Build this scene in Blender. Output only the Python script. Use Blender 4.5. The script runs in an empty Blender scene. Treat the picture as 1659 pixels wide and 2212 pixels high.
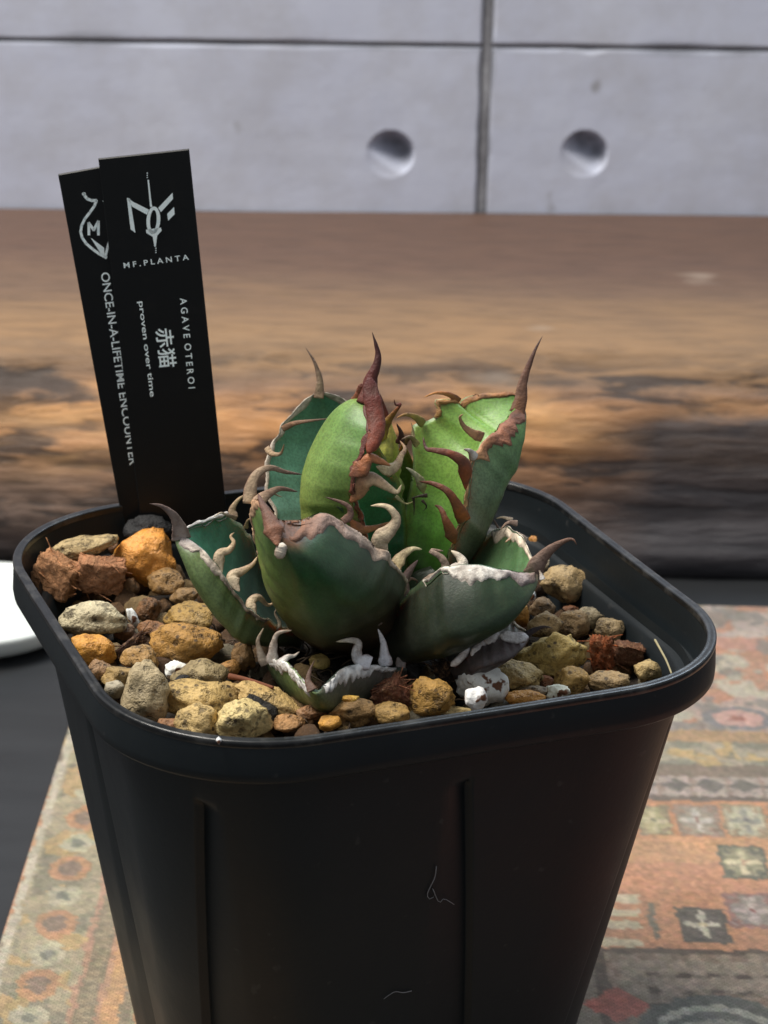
import bpy, math, random
import numpy as np
from mathutils import Vector, Matrix, noise

random.seed(7)
rng = np.random.default_rng(7)
SC = bpy.context.scene
COL = SC.collection
S = 0.0525                      # one modelling unit = half the pot's width = 52.5 mm

# ------------------------------------------------------------------ camera (calibrated from the pot's rim)
FPX, PITCH, ROLL, CD, CX, CZ, YAW = 4758.0, 0.359, 0.0223, 6.6418, 0.0924, 2.7541, 0.3864
cam_d = bpy.data.cameras.new('camera')
cam = bpy.data.objects.new('camera', cam_d)
COL.objects.link(cam)
SC.camera = cam
cam.location = (CX * S, -CD * S, CZ * S)
cp, sp, cr, sr = math.cos(PITCH), math.sin(PITCH), math.cos(ROLL), math.sin(ROLL)
cam.matrix_world = (Matrix.Translation(cam.location) @ Matrix.Rotation(math.pi / 2 - PITCH, 4, 'X') @ Matrix.Rotation(ROLL, 4, 'Z'))
cam_d.sensor_fit = 'VERTICAL'
cam_d.sensor_height = 36.0
cam_d.lens = FPX / 2212.0 * 36.0
cam_d.clip_start = 0.01
cam_d.clip_end = 60.0
cam_d.dof.use_dof = True
cam_d.dof.focus_distance = 6.85 * S
cam_d.dof.aperture_fstop = 42.0

# ------------------------------------------------------------------ world, lights, exposure
SC.view_settings.view_transform = 'Standard'
SC.view_settings.look = 'None'
SC.view_settings.exposure = 0.0
SC.view_settings.gamma = 1.0
W = bpy.data.worlds.new("World")
SC.world = W
W.use_nodes = True
W.node_tree.nodes['Background'].inputs[0].default_value = (0.87, 0.93, 1.0, 1)
W.node_tree.nodes['Background'].inputs[1].default_value = 0.38


def area(name, loc, target, size, energy, color):
    l = bpy.data.lights.new(name, 'AREA')
    l.shape = 'DISK'
    l.size = size
    l.energy = energy
    l.color = color
    o = bpy.data.objects.new(name, l)
    COL.objects.link(o)
    o.location = loc
    o.rotation_euler = (Vector(target) - Vector(loc)).to_track_quat('-Z', 'Y').to_euler()
    return o


area('ceiling_lamp', (-0.58, 0.06, 1.20), (0.0, 0.10, 0.0), 0.70, 29.0, (1.0, 0.95, 0.87))
area('window_light', (0.40, 0.80, 0.85), (0.0, 0.0, 0.0), 0.5, 6.0, (0.72, 0.86, 1.0))


# ------------------------------------------------------------------ calibration helpers: a photo point on a known plane
def ray(x, y):
    a = (x - 829.5) / FPX
    b = (1106.0 - y) / FPX
    X = a * cr - b * sr
    U = a * sr + b * cr
    return np.array([X, cp + U * sp, -sp + U * cp])


CAMP = np.array([CX, -CD, CZ])


def at(x, y, Y):
    d = ray(x, y)
    return CAMP + d * (Y - CAMP[1]) / d[1]


def atz(x, y, z):
    d = ray(x, y)
    return CAMP + d * (z - CAMP[2]) / d[2]


# ------------------------------------------------------------------ general helpers
def lin(c):
    return tuple((v / 255 / 12.92 if v / 255 <= 0.04045 else ((v / 255 + 0.055) / 1.055) ** 2.4) for v in c)


def tag(o, label=None, cat=None, group=None, kind=None):
    if label: o['label'] = label
    if cat: o['category'] = cat
    if group: o['group'] = group
    if kind: o['kind'] = kind
    return o


def mesh_data(name, V, F, mat, cols=None, smooth=True):
    me = bpy.data.meshes.new(name)
    V = np.asarray(V, float) * S
    me.from_pydata(V.tolist(), [], [tuple(int(i) for i in f) for f in F])
    if cols is not None:
        at_ = me.color_attributes.new('Col', 'FLOAT_COLOR', 'POINT')
        c = np.ones((len(V), 4), np.float32)
        c[:, :3] = np.asarray(cols)[:, :3]
        at_.data.foreach_set('color', c.ravel())
    if smooth:
        me.polygons.foreach_set('use_smooth', [True] * len(me.polygons))
    me.materials.append(mat)
    me.update()
    return me


def mk(name, V, F, mat, parent=None, cols=None, smooth=True, org=None):
    V = np.asarray(V, float)
    if org is not None: V = V - np.asarray(org)
    o = bpy.data.objects.new(name, mesh_data(name, V, F, mat, cols, smooth))
    COL.objects.link(o)
    if parent is not None: o.parent = parent
    elif org is not None: o.location = np.asarray(org) * S
    return o


def empty(name, org):
    o = bpy.data.objects.new(name, None)
    COL.objects.link(o)
    o.empty_display_size = 0.01
    o.location = np.asarray(org) * S
    return o


def fix_normals(o):
    import bmesh
    bm = bmesh.new()
    bm.from_mesh(o.data)
    bmesh.ops.recalc_face_normals(bm, faces=bm.faces)
    bm.to_mesh(o.data)
    bm.free()
    return o


def grid_faces(n, m, wrap_m=False, wrap_n=False):
    F = []
    for i in range(n if wrap_n else n - 1):
        for j in range(m if wrap_m else m - 1):
            a = i * m + j
            b = i * m + (j + 1) % m
            c = ((i + 1) % n) * m + (j + 1) % m
            d = ((i + 1) % n) * m + j
            F.append((a, b, c, d))
    return F


def catmull(P, n):
    """resample a polyline smoothly with n points evenly spread along its length"""
    P = np.asarray(P, float)
    if len(P) == 2:
        t = np.linspace(0, 1, n)[:, None]
        return P[0] * (1 - t) + P[1] * t
    Q = np.vstack([2 * P[0] - P[1], P, 2 * P[-1] - P[-2]])
    out = []
    for i in range(1, len(Q) - 2):
        p0, p1, p2, p3 = Q[i - 1:i + 3]
        for t in np.linspace(0, 1, 16, endpoint=False):
            out.append(.5 * (2 * p1 + (p2 - p0) * t + (2 * p0 - 5 * p1 + 4 * p2 - p3) * t * t + (3 * p1 - p0 - 3 * p2 + p3) * t ** 3))
    out.append(P[-1])
    out = np.array(out)
    s = np.r_[0, np.cumsum(np.linalg.norm(np.diff(out[:, :3], axis=0), axis=1))]
    u = np.linspace(0, s[-1], n)
    return np.stack([np.interp(u, s, out[:, k]) for k in range(out.shape[1])], 1)


def ramp_py(t, stops):
    ts = [s[0] for s in stops]
    return np.array([np.interp(t, ts, [s[1][k] for s in stops]) for k in range(3)])


def nz(p, sc, seed=0.0):
    return noise.noise(Vector((p[0] * sc + seed, p[1] * sc + seed * 1.7, p[2] * sc - seed)))


# ------------------------------------------------------------------ node helper
class NT:
    def __init__(self, name):
        self.m = bpy.data.materials.new(name)
        self.m.use_nodes = True
        self.t = self.m.node_tree
        self.b = self.t.nodes['Principled BSDF']

    def n(self, typ, **kw):
        nd = self.t.nodes.new('ShaderNode' + typ)
        ins = kw.pop('ins', {})
        for k, v in kw.items(): setattr(nd, k, v)
        for k, v in ins.items(): self.set(nd.inputs[k], v)
        return nd

    def set(self, sock, v):
        if isinstance(v, bpy.types.NodeSocket): self.t.links.new(v, sock)
        elif isinstance(v, tuple) and len(v) == 3 and sock.type == 'RGBA': sock.default_value = (*v, 1)
        else: sock.default_value = v

    def coord(self, which='Object', scale=(1, 1, 1), loc=(0, 0, 0)):
        tc = self.n('TexCoord')
        mp = self.n('Mapping', ins={'Vector': tc.outputs[which]})
        mp.inputs['Scale'].default_value = scale
        mp.inputs['Location'].default_value = loc
        return mp.outputs[0]

    def noise(self, vec, scale, detail=4, rough=.55, dist=0.0):
        return self.n('TexNoise', ins={'Vector': vec, 'Scale': scale, 'Detail': detail, 'Roughness': rough, 'Distortion': dist}).outputs['Fac']

    def voro(self, vec, scale, feature='F1'):
        return self.n('TexVoronoi', feature=feature, ins={'Vector': vec, 'Scale': scale}).outputs['Distance']

    def ramp(self, fac, stops, interp='LINEAR'):
        r = self.n('ValToRGB', ins={'Fac': fac})
        r.color_ramp.interpolation = interp
        e = r.color_ramp.elements
        while len(e) < len(stops): e.new(0.5)
        for k, (p, c) in enumerate(stops):
            e[k].position = p
            e[k].color = (*c, 1) if isinstance(c, tuple) else (c, c, c, 1)
        return r.outputs[0]

    def mix(self, fac, a, b, blend='MIX'):
        m = self.n('Mix', data_type='RGBA', blend_type=blend)
        self.set(m.inputs[0], fac)
        self.set(m.inputs[6], a)
        self.set(m.inputs[7], b)
        return m.outputs[2]

    def math(self, op, a, b=0.0):
        m = self.n('Math', operation=op)
        self.set(m.inputs[0], a)
        self.set(m.inputs[1], b)
        return m.outputs[0]

    def bump(self, h, strength=.4, dist=.001, prev=None):
        b = self.n('Bump', ins={'Height': h, 'Strength': strength, 'Distance': dist})
        if prev is not None: self.t.links.new(prev, b.inputs['Normal'])
        return b.outputs[0]

    def out(self, color, rough=.5, normal=None, **kw):
        self.set(self.b.inputs['Base Color'], color)
        self.set(self.b.inputs['Roughness'], rough)
        if normal is not None: self.t.links.new(normal, self.b.inputs['Normal'])
        for k, v in kw.items(): self.set(self.b.inputs[k.replace('_', ' ')], v)
        return self.m


def attr(m): return m.n('Attribute', attribute_name='Col').outputs['Color']


# ------------------------------------------------------------------ materials
def mat_concrete():
    m = NT('concrete')
    v = m.coord('Object')
    big = m.noise(v, 9, 5, .6)
    mid = m.noise(v, 45, 5, .65)
    fine = m.noise(v, 260, 3, .6)
    c = m.ramp(big, [(.3, (.56, .60, .75)), (.5, (.61, .65, .79)), (.7, (.66, .70, .82))])
    c = m.mix(m.ramp(mid, [(.35, .5), (.6, 0.0)]), c, (.48, .49, .55))
    c = m.mix(m.ramp(m.noise(v, 60, 2, .5), [(.24, .8), (.31, 0.0)]), c, (.30, .30, .32))
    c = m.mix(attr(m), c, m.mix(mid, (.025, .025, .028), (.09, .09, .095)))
    return m.out(c, .85, m.bump(fine, .15, .0006, m.bump(mid, .14, .001)))


def mat_joint():
    m = NT('joint_mortar')
    v = m.coord('Object')
    a = m.noise(v, 60, 5, .7)
    return m.out(m.ramp(a, [(.3, (.14, .14, .155)), (.5, (.25, .255, .28)), (.7, (.42, .43, .47))]), .9, m.bump(a, .5, .001))


def mat_wood():
    m = NT('aged_timber')
    a = m.n('Attribute', attribute_name='Col')
    sep = m.n('SeparateColor', ins={'Color': a.outputs['Color']})
    s, xx = sep.outputs[0], sep.outputs[1]
    v1 = m.coord('Object', (14, 95, 95))
    v2 = m.coord('Object', (22, 130, 130), (1, 2, 3))
    v3 = m.coord('Object', (6, 12, 18), (4, 1, 7))
    n1, n2, n3 = m.noise(v1, 1.6, 6, .62, .5), m.noise(v2, 2.2, 5, .65, .3), m.noise(v3, 2.0, 4, .6, .6)
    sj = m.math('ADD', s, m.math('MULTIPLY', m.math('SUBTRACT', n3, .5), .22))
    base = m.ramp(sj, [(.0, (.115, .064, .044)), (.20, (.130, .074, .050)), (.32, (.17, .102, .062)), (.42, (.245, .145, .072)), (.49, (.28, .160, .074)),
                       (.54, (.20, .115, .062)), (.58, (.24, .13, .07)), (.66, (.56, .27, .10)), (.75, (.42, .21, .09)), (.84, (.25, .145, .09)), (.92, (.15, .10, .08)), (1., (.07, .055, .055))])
    front = m.ramp(s, [(.475, .0), (.52, 1.0)])
    streak = m.ramp(n1, [(.45, 1.0), (.52, 0.0)])
    c = m.mix(m.math('MULTIPLY', streak, m.math('MULTIPLY', front, .85)), base, (.030, .021, .018))
    gold = m.ramp(n3, [(.52, 0.0), (.66, 1.0)])
    band = m.ramp(s, [(.5, 0.0), (.6, 1.0), (.78, 1.0), (.86, 0.0)])
    c = m.mix(m.math('MULTIPLY', gold, m.math('MULTIPLY', band, .75)), c, (.62, .34, .14))
    c = m.mix(m.ramp(n2, [(.38, .6), (.56, 0.0)]), c, m.mix(.5, c, (.03, .02, .016)))
    # charred stain towards the right end of the face
    char = m.math('MULTIPLY', m.ramp(xx, [(.575, 0.0), (.625, 1.0)]), m.ramp(m.math('ADD', s, m.math('MULTIPLY', n3, .22)), [(.70, 0.0), (.78, .92)]))
    c = m.mix(char, c, m.mix(n1, (.014, .014, .019), (.046, .045, .054)))
    spot = m.ramp(m.noise(m.coord('Object', (14, 22, 22), (3, 3, 3)), 1.5, 2, .5), [(.70, 0.0), (.76, .35)])
    c = m.mix(m.math('MULTIPLY', spot, m.ramp(s, [(.5, 1.0), (.56, .15)])), c, (.52, .44, .36))
    return m.out(c, .62, m.bump(n2, .5, .0012, m.bump(n1, .5, .004)))


def mat_table():
    m = NT('dark_table')
    v = m.coord('Object', (3, 14, 3))
    n = m.noise(v, 6, 5, .6)
    return m.out(m.ramp(n, [(.3, (.008, .009, .011)), (.7, (.016, .0175, .020))]), .55, m.bump(n, .2, .001))


def mat_rug():
    m = NT('woven_rug')
    v = m.coord('Object')
    w = m.n('TexBrick', ins={'Vector': v, 'Scale': 420.0, 'Mortar Size': .05, 'Color1': (1., 1., 1.), 'Color2': (.55, .55, .55), 'Mortar': (.2, .2, .2)})
    n = m.noise(v, 500, 3, .7)
    n2 = m.noise(v, 60, 4, .6)
    c = m.mix(m.math('MULTIPLY', n, .16), attr(m), (.42, .37, .30), 'MIX')
    c = m.mix(.60, c, w.outputs['Color'], 'MULTIPLY')
    c = m.mix(m.ramp(n2, [(.4, .25), (.65, 0.0)]), c, (.20, .17, .14))
    return m.out(c, .95, m.bump(w.outputs['Color'], .5, .0006, m.bump(n, .5, .0008)))


def mat_plastic():
    m = NT('black_plastic')
    v = m.coord('Object')
    f = m.noise(v, 900, 2, .6)
    b = m.noise(v, 40, 4, .6)
    dust = m.ramp(m.noise(v, 330, 2, .5), [(.70, 0.0), (.76, .5)])
    c = m.mix(m.ramp(b, [(.45, 0.0), (.75, .5)]), (.0085, .0118, .0140), (.0125, .0165, .0190))
    c = m.mix(m.math('MULTIPLY', dust, .2), c, (.16, .15, .14))
    r = m.ramp(b, [(.3, .40), (.7, .54)])
    return m.out(c, r, m.bump(f, .12, .0002), Specular_IOR_Level=.27)


def mat_rim():
    m = NT('worn_rim')
    v = m.coord('Object')
    b = m.noise(v, 150, 5, .7)
    c = m.mix(m.ramp(b, [(.5, 0.0), (.72, .8)]), (.006, .0065, .007), (.075, .072, .068))
    return m.out(c, .30, m.bump(b, .25, .0004), Specular_IOR_Level=.6)


def mat_tag():
    m = NT('label_plastic')
    v = m.coord('Object')
    n = m.noise(v, 200, 4, .7)
    c = m.mix(m.ramp(n, [(.55, 0.0), (.75, .5)]), (.0035, .004, .0045), (.010, .0095, .009))
    return m.out(c, .42, m.bump(n, .06, .0003), Specular_IOR_Level=.22)


def mat_print():
    m = NT('white_print')
    n = m.noise(m.coord('Object'), 1200, 2, .6)
    return m.out(m.ramp(n, [(.25, (.70, .84, .88)), (.5, (.88, .97, .98))]), .5)


def mat_leaf():
    m = NT('leaf_skin')
    v = m.coord('Object')
    big, mid, fine = m.noise(v, 90, 4, .6), m.noise(v, 420, 4, .65), m.noise(v, 2300, 2, .6)
    c = attr(m)
    c = m.mix(m.ramp(big, [(.35, .35), (.6, 0.0)]), c, m.mix(.45, c, (.02, .03, .016)))
    c = m.mix(m.ramp(mid, [(.42, 0.0), (.70, .26)]), c, m.mix(.80, (.24, .26, .15), m.mix(1.0, c, (1.7, 1.7, 1.7), 'MULTIPLY')))
    c = m.mix(m.ramp(fine, [(.40, .45), (.56, 0.0)]), c, m.mix(.6, c, (.02, .026, .012)))
    r = m.ramp(big, [(.3, .38), (.7, .55)])
    return m.out(c, r, m.bump(fine, .18, .0002, m.bump(mid, .12, .0006)), Subsurface_Weight=.08, Subsurface_Scale=.002)


def mat_horn():
    m = NT('corky_horn')
    v = m.coord('Object')
    a, f = m.noise(v, 330, 5, .7), m.noise(v, 1300, 3, .6)
    c = attr(m)
    c = m.mix(m.ramp(a, [(.38, .85), (.56, 0.0)]), c, m.mix(.62, c, (.10, .055, .04)))
    c = m.mix(m.ramp(f, [(.35, .30), (.55, 0.0)]), c, m.mix(.5, c, (.07, .05, .045)))
    return m.out(c, .62, m.bump(f, .45, .0004, m.bump(a, .5, .0009)))


def mat_stone(name, speck, rough=.75, contrast=1.0):
    m = NT(name)
    info = m.n('ObjectInfo')
    rnd = info.outputs['Random']
    v = m.coord('Object')
    off = m.n('VectorMath', operation='ADD', ins={0: v})
    comb = m.n('CombineXYZ', ins={0: rnd, 1: m.math('MULTIPLY', rnd, 7.3), 2: m.math('MULTIPLY', rnd, 3.1)})
    m.t.links.new(comb.outputs[0], off.inputs[1])
    v = off.outputs[0]
    big, mid, fine = m.noise(v, 120, 4, .65), m.noise(v, 420, 4, .7), m.noise(v, 1500, 3, .7)
    c = info.outputs['Color']
    c = m.mix(m.ramp(big, [(.36, .60 * contrast), (.56, 0.0)]), c, m.mix(.62, c, speck))
    c = m.mix(m.ramp(big, [(.55, 0.0), (.74, .45 * contrast)]), c, m.mix(.55 if contrast > .2 else .05, c, (.56, .49, .37)))
    c = m.mix(m.ramp(mid, [(.34, .9 * contrast), (.44, 0.0)]), c, m.mix(.75, c, speck))
    c = m.mix(m.ramp(fine, [(.36, .5), (.50, 0.0)]), c, m.mix(.65, c, speck))
    dots = m.ramp(m.voro(v, 680), [(.20, contrast), (.30, 0.0)])
    c = m.mix(m.math('MULTIPLY', dots, m.ramp(big, [(.42, 1.0), (.60, .3)])), c, m.mix(.88, c, speck))
    pit = m.ramp(mid, [(.34, 0.0), (.46, 1.0)])
    return m.out(c, rough, m.bump(fine, .7, .0006, m.bump(pit, .6, .0008, m.bump(big, .4, .0014))))


def mat_perlite():
    m = NT('freckled_perlite')
    v = m.coord('Object')
    a, f = m.noise(v, 260, 3, .6), m.noise(v, 900, 3, .7)
    reg = m.ramp(m.noise(v, 110, 2, .5), [(.42, 0.0), (.52, 1.0)])
    c = m.mix(m.ramp(f, [(.3, .3), (.6, 0.0)]), m.n('ObjectInfo').outputs['Color'], (.50, .45, .38))
    sp_ = m.ramp(m.noise(v, 520, 2, .5), [(.56, 0.0), (.61, 1.0)])
    c = m.mix(m.math('MULTIPLY', sp_, reg), c, (.16, .065, .03))
    return m.out(c, .85, m.bump(f, .5, .0005, m.bump(a, .5, .001)))


def mat_coir():
    m = NT('coir_fibre')
    info = m.n('ObjectInfo')
    v = m.coord('Object', (1, .35, 1))
    a, b = m.noise(v, 420, 5, .7, 1.2), m.noise(v, 1400, 4, .7, .5)
    c = info.outputs['Color']
    c = m.mix(m.ramp(a, [(.36, .85), (.52, 0.0)]), c, m.mix(.6, c, (.10, .05, .026)))
    c = m.mix(m.ramp(b, [(.52, 0.0), (.7, .55)]), c, (.56, .33, .17))
    return m.out(c, .9, m.bump(b, .8, .0007, m.bump(a, .9, .0016)))


def mat_soil():
    m = NT('potting_soil')
    v = m.coord('Object')
    a, b = m.noise(v, 160, 5, .7), m.noise(v, 700, 4, .7)
    c = m.ramp(a, [(.3, (.006, .005, .004)), (.6, (.020, .013, .008)), (.8, (.06, .035, .018))])
    return m.out(c, .95, m.bump(b, .8, .001, m.bump(a, .8, .003)))


def mat_ceramic():
    m = NT('white_glaze')
    n = m.noise(m.coord('Object'), 30, 3, .5)
    return m.out(m.ramp(n, [(.3, (.58, .62, .60)), (.7, (.70, .74, .72))]), .3)


def mat_fibre(name, col):
    m = NT(name)
    n = m.noise(m.coord('Object'), 600, 3, .6)
    return m.out(m.mix(n, col, tuple(x * .5 for x in col)), .85)


M = dict(concrete=mat_concrete(), joint=mat_joint(), wood=mat_wood(), table=mat_table(), rug=mat_rug(), plastic=mat_plastic(), rim=mat_rim(),
         tag=mat_tag(), print=mat_print(), leaf=mat_leaf(), horn=mat_horn(), coir=mat_coir(), soil=mat_soil(), ceramic=mat_ceramic(),
         stone=mat_stone('pumice_stone', (.040, .025, .013), .6), white=mat_perlite(),
         amber=mat_stone('amber_stone', (.30, .10, .015), .45, .7), char=mat_stone('charcoal', (.006, .006, .006), .7, .19),
         twig=mat_fibre('red_twig', (.22, .07, .03)), straw=mat_fibre('pale_straw', (.42, .36, .20)), lint=mat_fibre('white_lint', (.26, .26, .27)))

# ------------------------------------------------------------------ the setting
ZG = -1.95          # table top
Z_RUG = ZG + 0.03
ZB = -0.715         # top of the timber block
Y_WALL = 8.86        # the wall's core; its panels stand TP in front of it
TP = .26


def box(x0, x1, y0, y1, z0, z1):
    V = [(x, y, z) for x in (x0, x1) for y in (y0, y1) for z in (z0, z1)]
    F = [(0, 1, 3, 2), (4, 6, 7, 5), (0, 4, 5, 1), (2, 3, 7, 6), (0, 2, 6, 4), (1, 5, 7, 3)]
    return V, F


# table
V, F = box(-16, 16, -9, Y_WALL + 4.0, ZG - .5, ZG)
tag(mk('table', V, F, M['table'], smooth=False), kind='structure')

# wall: a mortar backing with four concrete panels standing proud of it
th = math.atan2(8.755 - 8.436, 5.40)      # the wall is not quite square to the camera
wc, ws = math.cos(th), math.sin(th)


def wallp(u, d, z):
    """u along the wall, d out of it (towards the camera)"""
    return (u * wc + d * ws, Y_WALL + u * ws - d * wc, z)


def wall_uz(x, y):
    d = ray(x, y)
    nrm = np.array([-ws, wc, 0.0])
    O = np.array([ws * TP, Y_WALL - wc * TP, 0])
    t = ((O - CAMP) @ nrm) / (d @ nrm)
    P = CAMP + d * t
    return P[0] * wc + (P[1] - Y_WALL) * ws, P[2]


V = [wallp(u, d, z) for u in (-14.2, 14.2) for d in (-.4, 0) for z in (-2.6, 4.5)]
wall = mk('wall', V, [(0, 1, 3, 2), (4, 6, 7, 5), (0, 4, 5, 1), (2, 3, 7, 6), (0, 2, 6, 4), (1, 5, 7, 3)], M['joint'], smooth=False)
tag(wall, kind='structure')
fix_normals(wall)
uj, _ = wall_uz(1046, 280)
_, zj = wall_uz(830, 97)
jw, jh = .029, .0040
holes = [wall_uz(843, 333), wall_uz(1262, 333)]


def panel(u0, u1, z0, z1, holes):
    us = sorted(set(np.r_[np.linspace(u0, u1, 70), [h[0] + k for h in holes for k in np.linspace(-.2, .2, 49)], np.linspace(u0, u0 + .06, 7), np.linspace(u1 - .06, u1, 7)].clip(u0, u1).round(5)))
    zs = sorted(set(np.r_[np.linspace(z0, z1, 50), [h[1] + k for h in holes for k in np.linspace(-.2, .2, 49)], np.linspace(z0, z0 + .04, 6), np.linspace(z1 - .04, z1, 6)].clip(z0, z1).round(5)))
    V, Cc = [], []
    for u in us:
        for z in zs:
            e = min(u - u0, u1 - u, z - z0, z1 - z)
            d = TP + .004 * nz((u, z, 0), 1.3) + .002 * nz((u, z, 3), 7)
            chip = max(0, nz((u, z, 9), 6) + .05) * .03
            if e < .012 + chip: d -= (1 - max(0, e) / (.012 + chip)) * .022
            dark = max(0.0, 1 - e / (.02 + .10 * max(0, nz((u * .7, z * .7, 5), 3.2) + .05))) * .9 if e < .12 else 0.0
            for hu, hz in holes:
                # a dowel hole: its bottom is off-centre, so the far wall is steeper
                r = math.hypot(u - hu, z - hz) / .165
                if r < 1.25:
                    k = max(0, 1 - r ** 2.2)
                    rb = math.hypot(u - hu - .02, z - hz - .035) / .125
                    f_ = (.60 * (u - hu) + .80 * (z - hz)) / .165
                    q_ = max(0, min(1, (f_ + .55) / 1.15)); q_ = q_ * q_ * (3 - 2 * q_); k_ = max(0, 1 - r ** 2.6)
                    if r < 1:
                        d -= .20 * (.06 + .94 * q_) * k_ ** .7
                        dark = max(dark, min(1, .75 * k_ ** .3 * q_ * (.85 + .5 * nz((u, z, 2), 14))))  # shadow crescent on the hole's upper right, painted into the panel colour
            V.append(wallp(u, d, z))
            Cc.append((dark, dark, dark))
    n, mm = len(us), len(zs)
    F = grid_faces(n, mm)
    # closed sides down to the mortar
    ring = [i * mm for i in range(n)] + [(n - 1) * mm + j for j in range(1, mm)] + [i * mm + mm - 1 for i in range(n - 2, -1, -1)] + [j for j in range(mm - 2, 0, -1)]
    base = len(V)
    for r_ in ring:
        u, z = us[r_ // mm], zs[r_ % mm]
        V.append(wallp(u, .001, z))
        Cc.append((1, 1, 1))
    for k in range(len(ring)):
        a, b = ring[k], ring[(k + 1) % len(ring)]
        F.append((a, base + k, base + (k + 1) % len(ring), b))
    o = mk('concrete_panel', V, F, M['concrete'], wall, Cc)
    return fix_normals(o)


JD = TP - .014          # the joints are filled nearly flush


def joint(u0, u1, z0, z1):
    V = [wallp(u, d, z) for u in (u0, u1) for d in (.002, JD) for z in (z0, z1)]
    fix_normals(mk('mortar_joint', V, [(0, 1, 3, 2), (4, 6, 7, 5), (0, 4, 5, 1), (2, 3, 7, 6), (0, 2, 6, 4), (1, 5, 7, 3)], M['joint'], wall, smooth=False))


joint(uj - jw + .002, uj + jw - .002, -2.4, 4.3)
joint(-13.9, uj - jw - .002, zj - jh + .0008, zj + jh - .0008)
joint(uj + jw + .002, 13.9, zj - jh + .0008, zj + jh - .0008)
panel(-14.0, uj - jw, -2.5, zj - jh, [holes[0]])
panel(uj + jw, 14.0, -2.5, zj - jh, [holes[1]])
panel(-14.0, uj - jw, zj + jh, 4.4, [])
panel(uj + jw, 14.0, zj + jh, 4.4, [])

# timber block with a rough live edge
prof = catmull([(Y_WALL + .30, ZB, 0), (7.2, ZB + .01, .2), (6.4, ZB, .34), (5.8, ZB - .01, .43), (5.52, ZB - .05, .47), (5.34, ZB - .15, .51), (5.17, ZB - .34, .63), (5.05, ZB - .58, .76), (4.97, ZB - .82, .87), (4.93, ZB - 1.05, .95), (4.93, ZG + .012, 1.0)], 90)
nx = 260
V, Cc = [], []
for i, x in enumerate(np.linspace(-6.5, 6.5, nx)):
    for (y, z, s_) in prof:
        k = min(1, max(0, (s_ - .42) / .12))
        rough = k * (.10 * nz((x * .7, y, z * 3), .9) + .035 * nz((x * .5, y * 3, z * 6), 3.0) + .015 * nz((x * 1.2, y * 6, z * 9), 6))
        zz = max(ZG + .004, z + (.008 * nz((x * .6, y * 2, 0), 1.2) + (rough * .5 if s_ < .62 else 0)))
        if s_ > .97: rough *= .2
        V.append((x, min(y, Y_WALL + .35) - rough, zz))
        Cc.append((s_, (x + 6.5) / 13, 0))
F = grid_faces(nx, len(prof))
nb = len(V)
L_ = len(prof)
for i, x in enumerate(np.linspace(-6.5, 6.5, nx)):
    V.append((x, Y_WALL + .30, ZG + .004))
    Cc.append((1, (x + 6.5) / 13, 0))
for i in range(nx - 1):
    F.append((i * L_, (i + 1) * L_, nb + i + 1, nb + i))
    F.append((i * L_ + L_ - 1, nb + i, nb + i + 1, (i + 1) * L_ + L_ - 1))
F.append(tuple(range(L_)) + (nb,))
F.append(tuple((nx - 1) * L_ + j for j in range(L_))[::-1] + (nb + nx - 1,))
# the wall stands behind the block: shift the back so that it stops short of the panels
V = np.array(V)
back = V[:, 1] > Y_WALL - .6
V[:, 1] = np.minimum(V[:, 1], Y_WALL + V[:, 0] * math.tan(th) - (TP + .02))
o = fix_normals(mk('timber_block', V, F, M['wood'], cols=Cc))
tag(o, 'thick dark brown timber block with a rough weathered front edge behind the pot', 'timber')

# white dish on the table, left edge of the picture
dc = (-2.02, 4.02, ZG)
pf = catmull([(.0, .0), (.34, .0), (.44, .012), (.52, .06), (.545, .11), (.555, .15), (.54, .16), (.52, .125), (.47, .085), (.36, .05), (.0, .045)], 40)
V, n = [], 64
for (r, z) in pf:
    for k in range(n):
        a = 2 * math.pi * k / n
        V.append((dc[0] + r * math.cos(a), dc[1] + r * math.sin(a), dc[2] + z + .002))
o = mk('dish', V, grid_faces(len(pf), n, True), M['ceramic'], org=dc)
tag(o, 'small white glazed dish on the dark table at the left edge', 'dish')

# ------------------------------------------------------------------ rug: faded oriental pattern laid out in rug coordinates (u across, v from the far edge)
RX, RY = -1.385, 4.47
RU, RV = 5.4, 6.6
du = .0125
nu, nv = int(RU / du), int(RV / du)
uu, vv = np.meshgrid(np.linspace(0, RU, nu), np.linspace(0, RV, nv), indexing='ij')


def fbm(u, v, sc, seed, oct=3):
    """value noise in numpy"""
    out = np.zeros_like(u)
    amp = 1.0
    for o_ in range(oct):
        r = np.random.default_rng(seed + o_)
        G = r.random((256, 256))
        x, y = u * sc + 17.3 * o_, v * sc + 5.1 * o_
        xi, yi = np.floor(x).astype(int), np.floor(y).astype(int)
        fx, fy = x - xi, y - yi
        fx, fy = fx * fx * (3 - 2 * fx), fy * fy * (3 - 2 * fy)
        g = lambda a, b: G[a % 256, b % 256]
        out += amp * ((g(xi, yi) * (1 - fx) + g(xi + 1, yi) * fx) * (1 - fy) + (g(xi, yi + 1) * (1 - fx) + g(xi + 1, yi + 1) * fx) * fy)
        amp *= .5
        sc *= 2
    return out / 1.75


RC = np.zeros((nu, nv, 3))
RC[:] = lin((176, 160, 140))
ju = .010 * (fbm(uu, vv, 10, 3) - .5) * 2 + .02 * (fbm(uu, vv, 40, 5, 1) - .5) * 2
jv = .010 * (fbm(uu, vv, 10, 13) - .5) * 2 + .02 * (fbm(uu, vv, 40, 15, 1) - .5) * 2
U_, V_ = uu + ju, vv + jv


def put(mask, c, k=1.0):
    global RC
    kk = (mask * k)[..., None]
    RC = RC * (1 - kk) + np.array(lin(c)) * kk


def band(a, lo, hi): return ((a >= lo) & (a < hi)).astype(float)


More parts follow.
